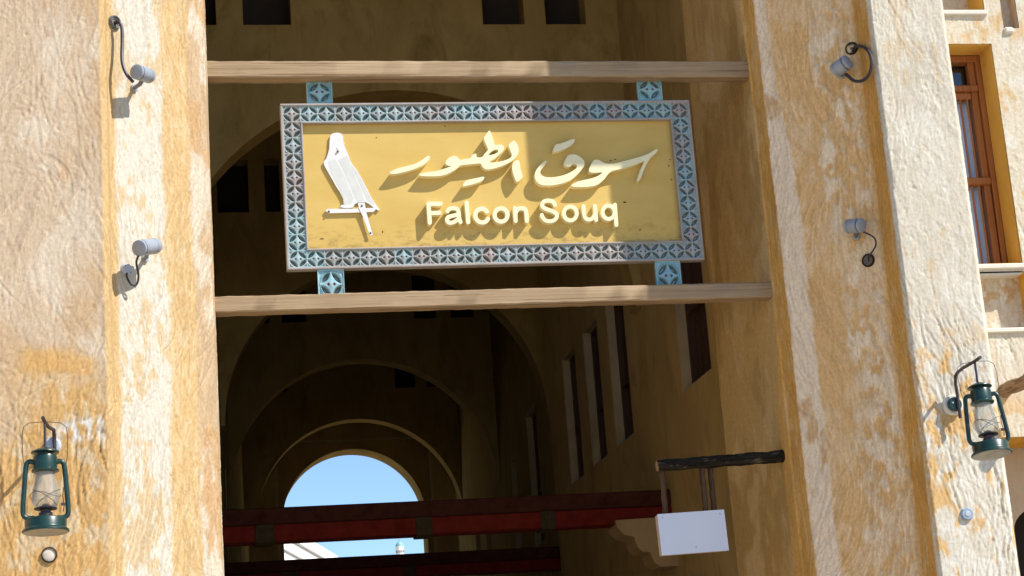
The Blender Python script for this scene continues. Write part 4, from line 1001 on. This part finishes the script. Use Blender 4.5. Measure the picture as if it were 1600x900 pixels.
def bracket(wall, hang, label, br=.052, bm='white', pm='green'):
    """wall boss, riser bar, arm out from the wall with a hook tip and the drop rod the lantern hangs on"""
    root = thing('lantern_bracket', label, 'bracket', 'iron lantern brackets')
    wx_, wy, wz = wall; hx, hy, hz = hang
    MB().lathe([(br, -.01), (br, .012), (br - .006, .018)], wall, (0, -1, 0), 22).build('wall_boss', M[bm], root, True)
    MB().lathe([(.036, .017), (.036, .034), (.030, .040)], wall, (0, -1, 0), 22).build('mounting_plate', M[pm], root, True)
    for dx, dz in ((-.014, .006), (.012, -.012)):
        MB().lathe([(.005, .040), (.004, .044)], (wx_ + dx, wy, wz + dz), (0, -1, 0), 8).build('screw', M['plate'], root)
    y0 = wy - 0.048; zt = hz
    pts = [(wx_ + .012, y0, wz - .075), (wx_ + .012, y0, wz + .05), (wx_ + .010, y0, zt - .05), (wx_ + .010, y0 - .012, zt - .012), (wx_ + .012, y0 - .045, zt), ((wx_ + hx) / 2, (y0 + hy) / 2, zt), (hx, hy, zt), (hx + (hx - wx_) * .25, hy - .07, zt + .004)]
    MB().tube(pts, .0085, 10).build('arm', M['iron'], root, True)
    MB().tube([(hx, hy, zt), (hx, hy, zt - .115)], .006, 8).build('drop_rod', M['iron'], root, True)
    base_at(root, wall); return root
# left lantern
HY = 8.90
lb = at(72, 833, HY); lloc = (lb[0], HY, lb[2])
lwp = at(82, 697, 9.19)
bracket((lwp[0], 9.195, lwp[2]), (lb[0], HY, lb[2] + .503), 'dark iron bracket holding the left lantern', .040, 'plate', 'plate')
lantern(lloc, math.radians(8), 'green hurricane lantern hanging on the left beige pillar', 1.0, math.radians(-2))
HR = 8.86
rb_ = at(1543, 715, HR); rwp = at(1489, 633, 9.19)
bracket((rwp[0], 9.195, rwp[2]), (rb_[0], HR, rb_[2] + .478), 'dark iron bracket with white wall boss holding the right lantern')
lantern((rb_[0], HR, rb_[2]), math.radians(-14), 'green hurricane lantern hanging on the right cream pillar', 0.95, math.radians(-6.5))

# conduit caps
c1 = at(77, 867, 9.195)
cc = thing('conduit_cap', 'round pale plug in a dark ring below the left lantern', 'cap', 'round conduit caps')
MB().lathe([(.036, -.01), (.036, .010), (.031, .012), (.031, -.01)], (c1[0], 9.198, c1[2]), (0, -1, 0), 24, caps=False).build('rim', M['block'], cc, True)
MB().lathe([(.031, -.02), (.031, .004), (.025, .007)], (c1[0], 9.198, c1[2]), (0, -1, 0), 24).build('plug', simple('dusty_plug', (0.56, 0.50, 0.42), 0.8, var=0.15, scale=40), cc, True)
base_at(cc, (c1[0], 9.198, c1[2]))
c2 = at(1511, 803, 9.195)
cd = thing('conduit_cap', 'blue grey octagonal plug in the right cream pillar below the lantern', 'cap', 'round conduit caps')
MB().lathe([(.033, -.01), (.033, .008), (.028, .013)], (c2[0], 9.198, c2[2]), (0, -1, 0), 8).build('rim', simple('blue_grey_plastic', (0.25, 0.32, 0.40), 0.5), cd)
MB().lathe([(.016, .013), (.013, .016)], (c2[0], 9.198, c2[2]), (0, -1, 0), 8).build('plug', M['plate'], cd)
base_at(cd, (c2[0], 9.198, c2[2]))

# ------------------------------------------------------------------ far things seen through the last arch
def onz(x, y, z):
    v = ray(x, y); return EYE + v * ((z - 1.6) / v[2])
fb = thing('white_building', 'white building with sloping roof edge seen through the far arch', 'building')
g0, g1 = onz(488, 845, 9.0), onz(528, 869, 9.0)
dv = Vector(g1 - g0); dv.z = 0; dv.normalize(); perp = Vector((-dv.y, dv.x, 0))
if perp.x > 0: perp = -perp
a0 = Vector(g0) - dv * 14; a1 = Vector(g1)
def slab(a, b, w, z0, z1, off=0.0):
    q = [a - perp * off, b - perp * off, b + perp * w, a + perp * w]
    return MB().add([(p.x, p.y, z0) for p in q] + [(p.x, p.y, z1) for p in q], [(0, 3, 2, 1), (4, 5, 6, 7), (0, 1, 5, 4), (1, 2, 6, 5), (2, 3, 7, 6), (3, 0, 4, 7)])
slab(a0, a1, 12, 0, 9.0).build('wall', M['farwhite'], fb)
slab(a0, a1, 0.2, 8.62, 8.68, 0.04).build('cornice_line', M['trim'], fb)
slab(a0, a1, 0.2, 8.25, 8.30, 0.04).build('cornice_line', M['trim'], fb)
slab(a1, a1 + dv * 2.6, 6, 0, 8.75).build('end_block', M['farwhite'], fb)
base_at(fb, (a1.x, a1.y, 0))
mn = thing('minaret', 'small white tower with teal dome seen through the far arch', 'tower')
m0 = at(625, 866, 400); m1 = at(625, 856, 400); m2 = at(624, 848.5, 400); wr = 6.3 * 400 / 3063
MB().lathe([(wr * 1.1, 0), (wr, m0[2] - 4), (wr * 1.0, m1[2]), (wr * 1.08, m1[2] + .05), (wr * 1.08, m1[2] + .25)], (m0[0], 400, 0), n=20).build('shaft', M['farwhite'], mn, True)
MB().lathe([(wr * math.cos(t), m1[2] + .25 + (m2[2] - m1[2]) * math.sin(t)) for t in np.linspace(0, 1.5, 9)], (m0[0], 400, 0), n=20).build('dome', M['dome'], mn, True)
MB().lathe([(.12, m2[2] + .1), (.05, at(624, 838, 400)[2])], (m0[0], 400, 0), n=8).build('finial', M['dome'], mn, True)
for k in range(7):
    t = -math.pi / 2 + (k - 3) * 0.42
    MB().box((m0[0] + wr * math.cos(t) - .1, 400 + wr * math.sin(t) - .08, m0[2] + .25), (m0[0] + wr * math.cos(t) + .1, 400 + wr * math.sin(t) + .08, m0[2] + .75)).build('window', M['trim'], mn)
base_at(mn, (m0[0], 400, 0))
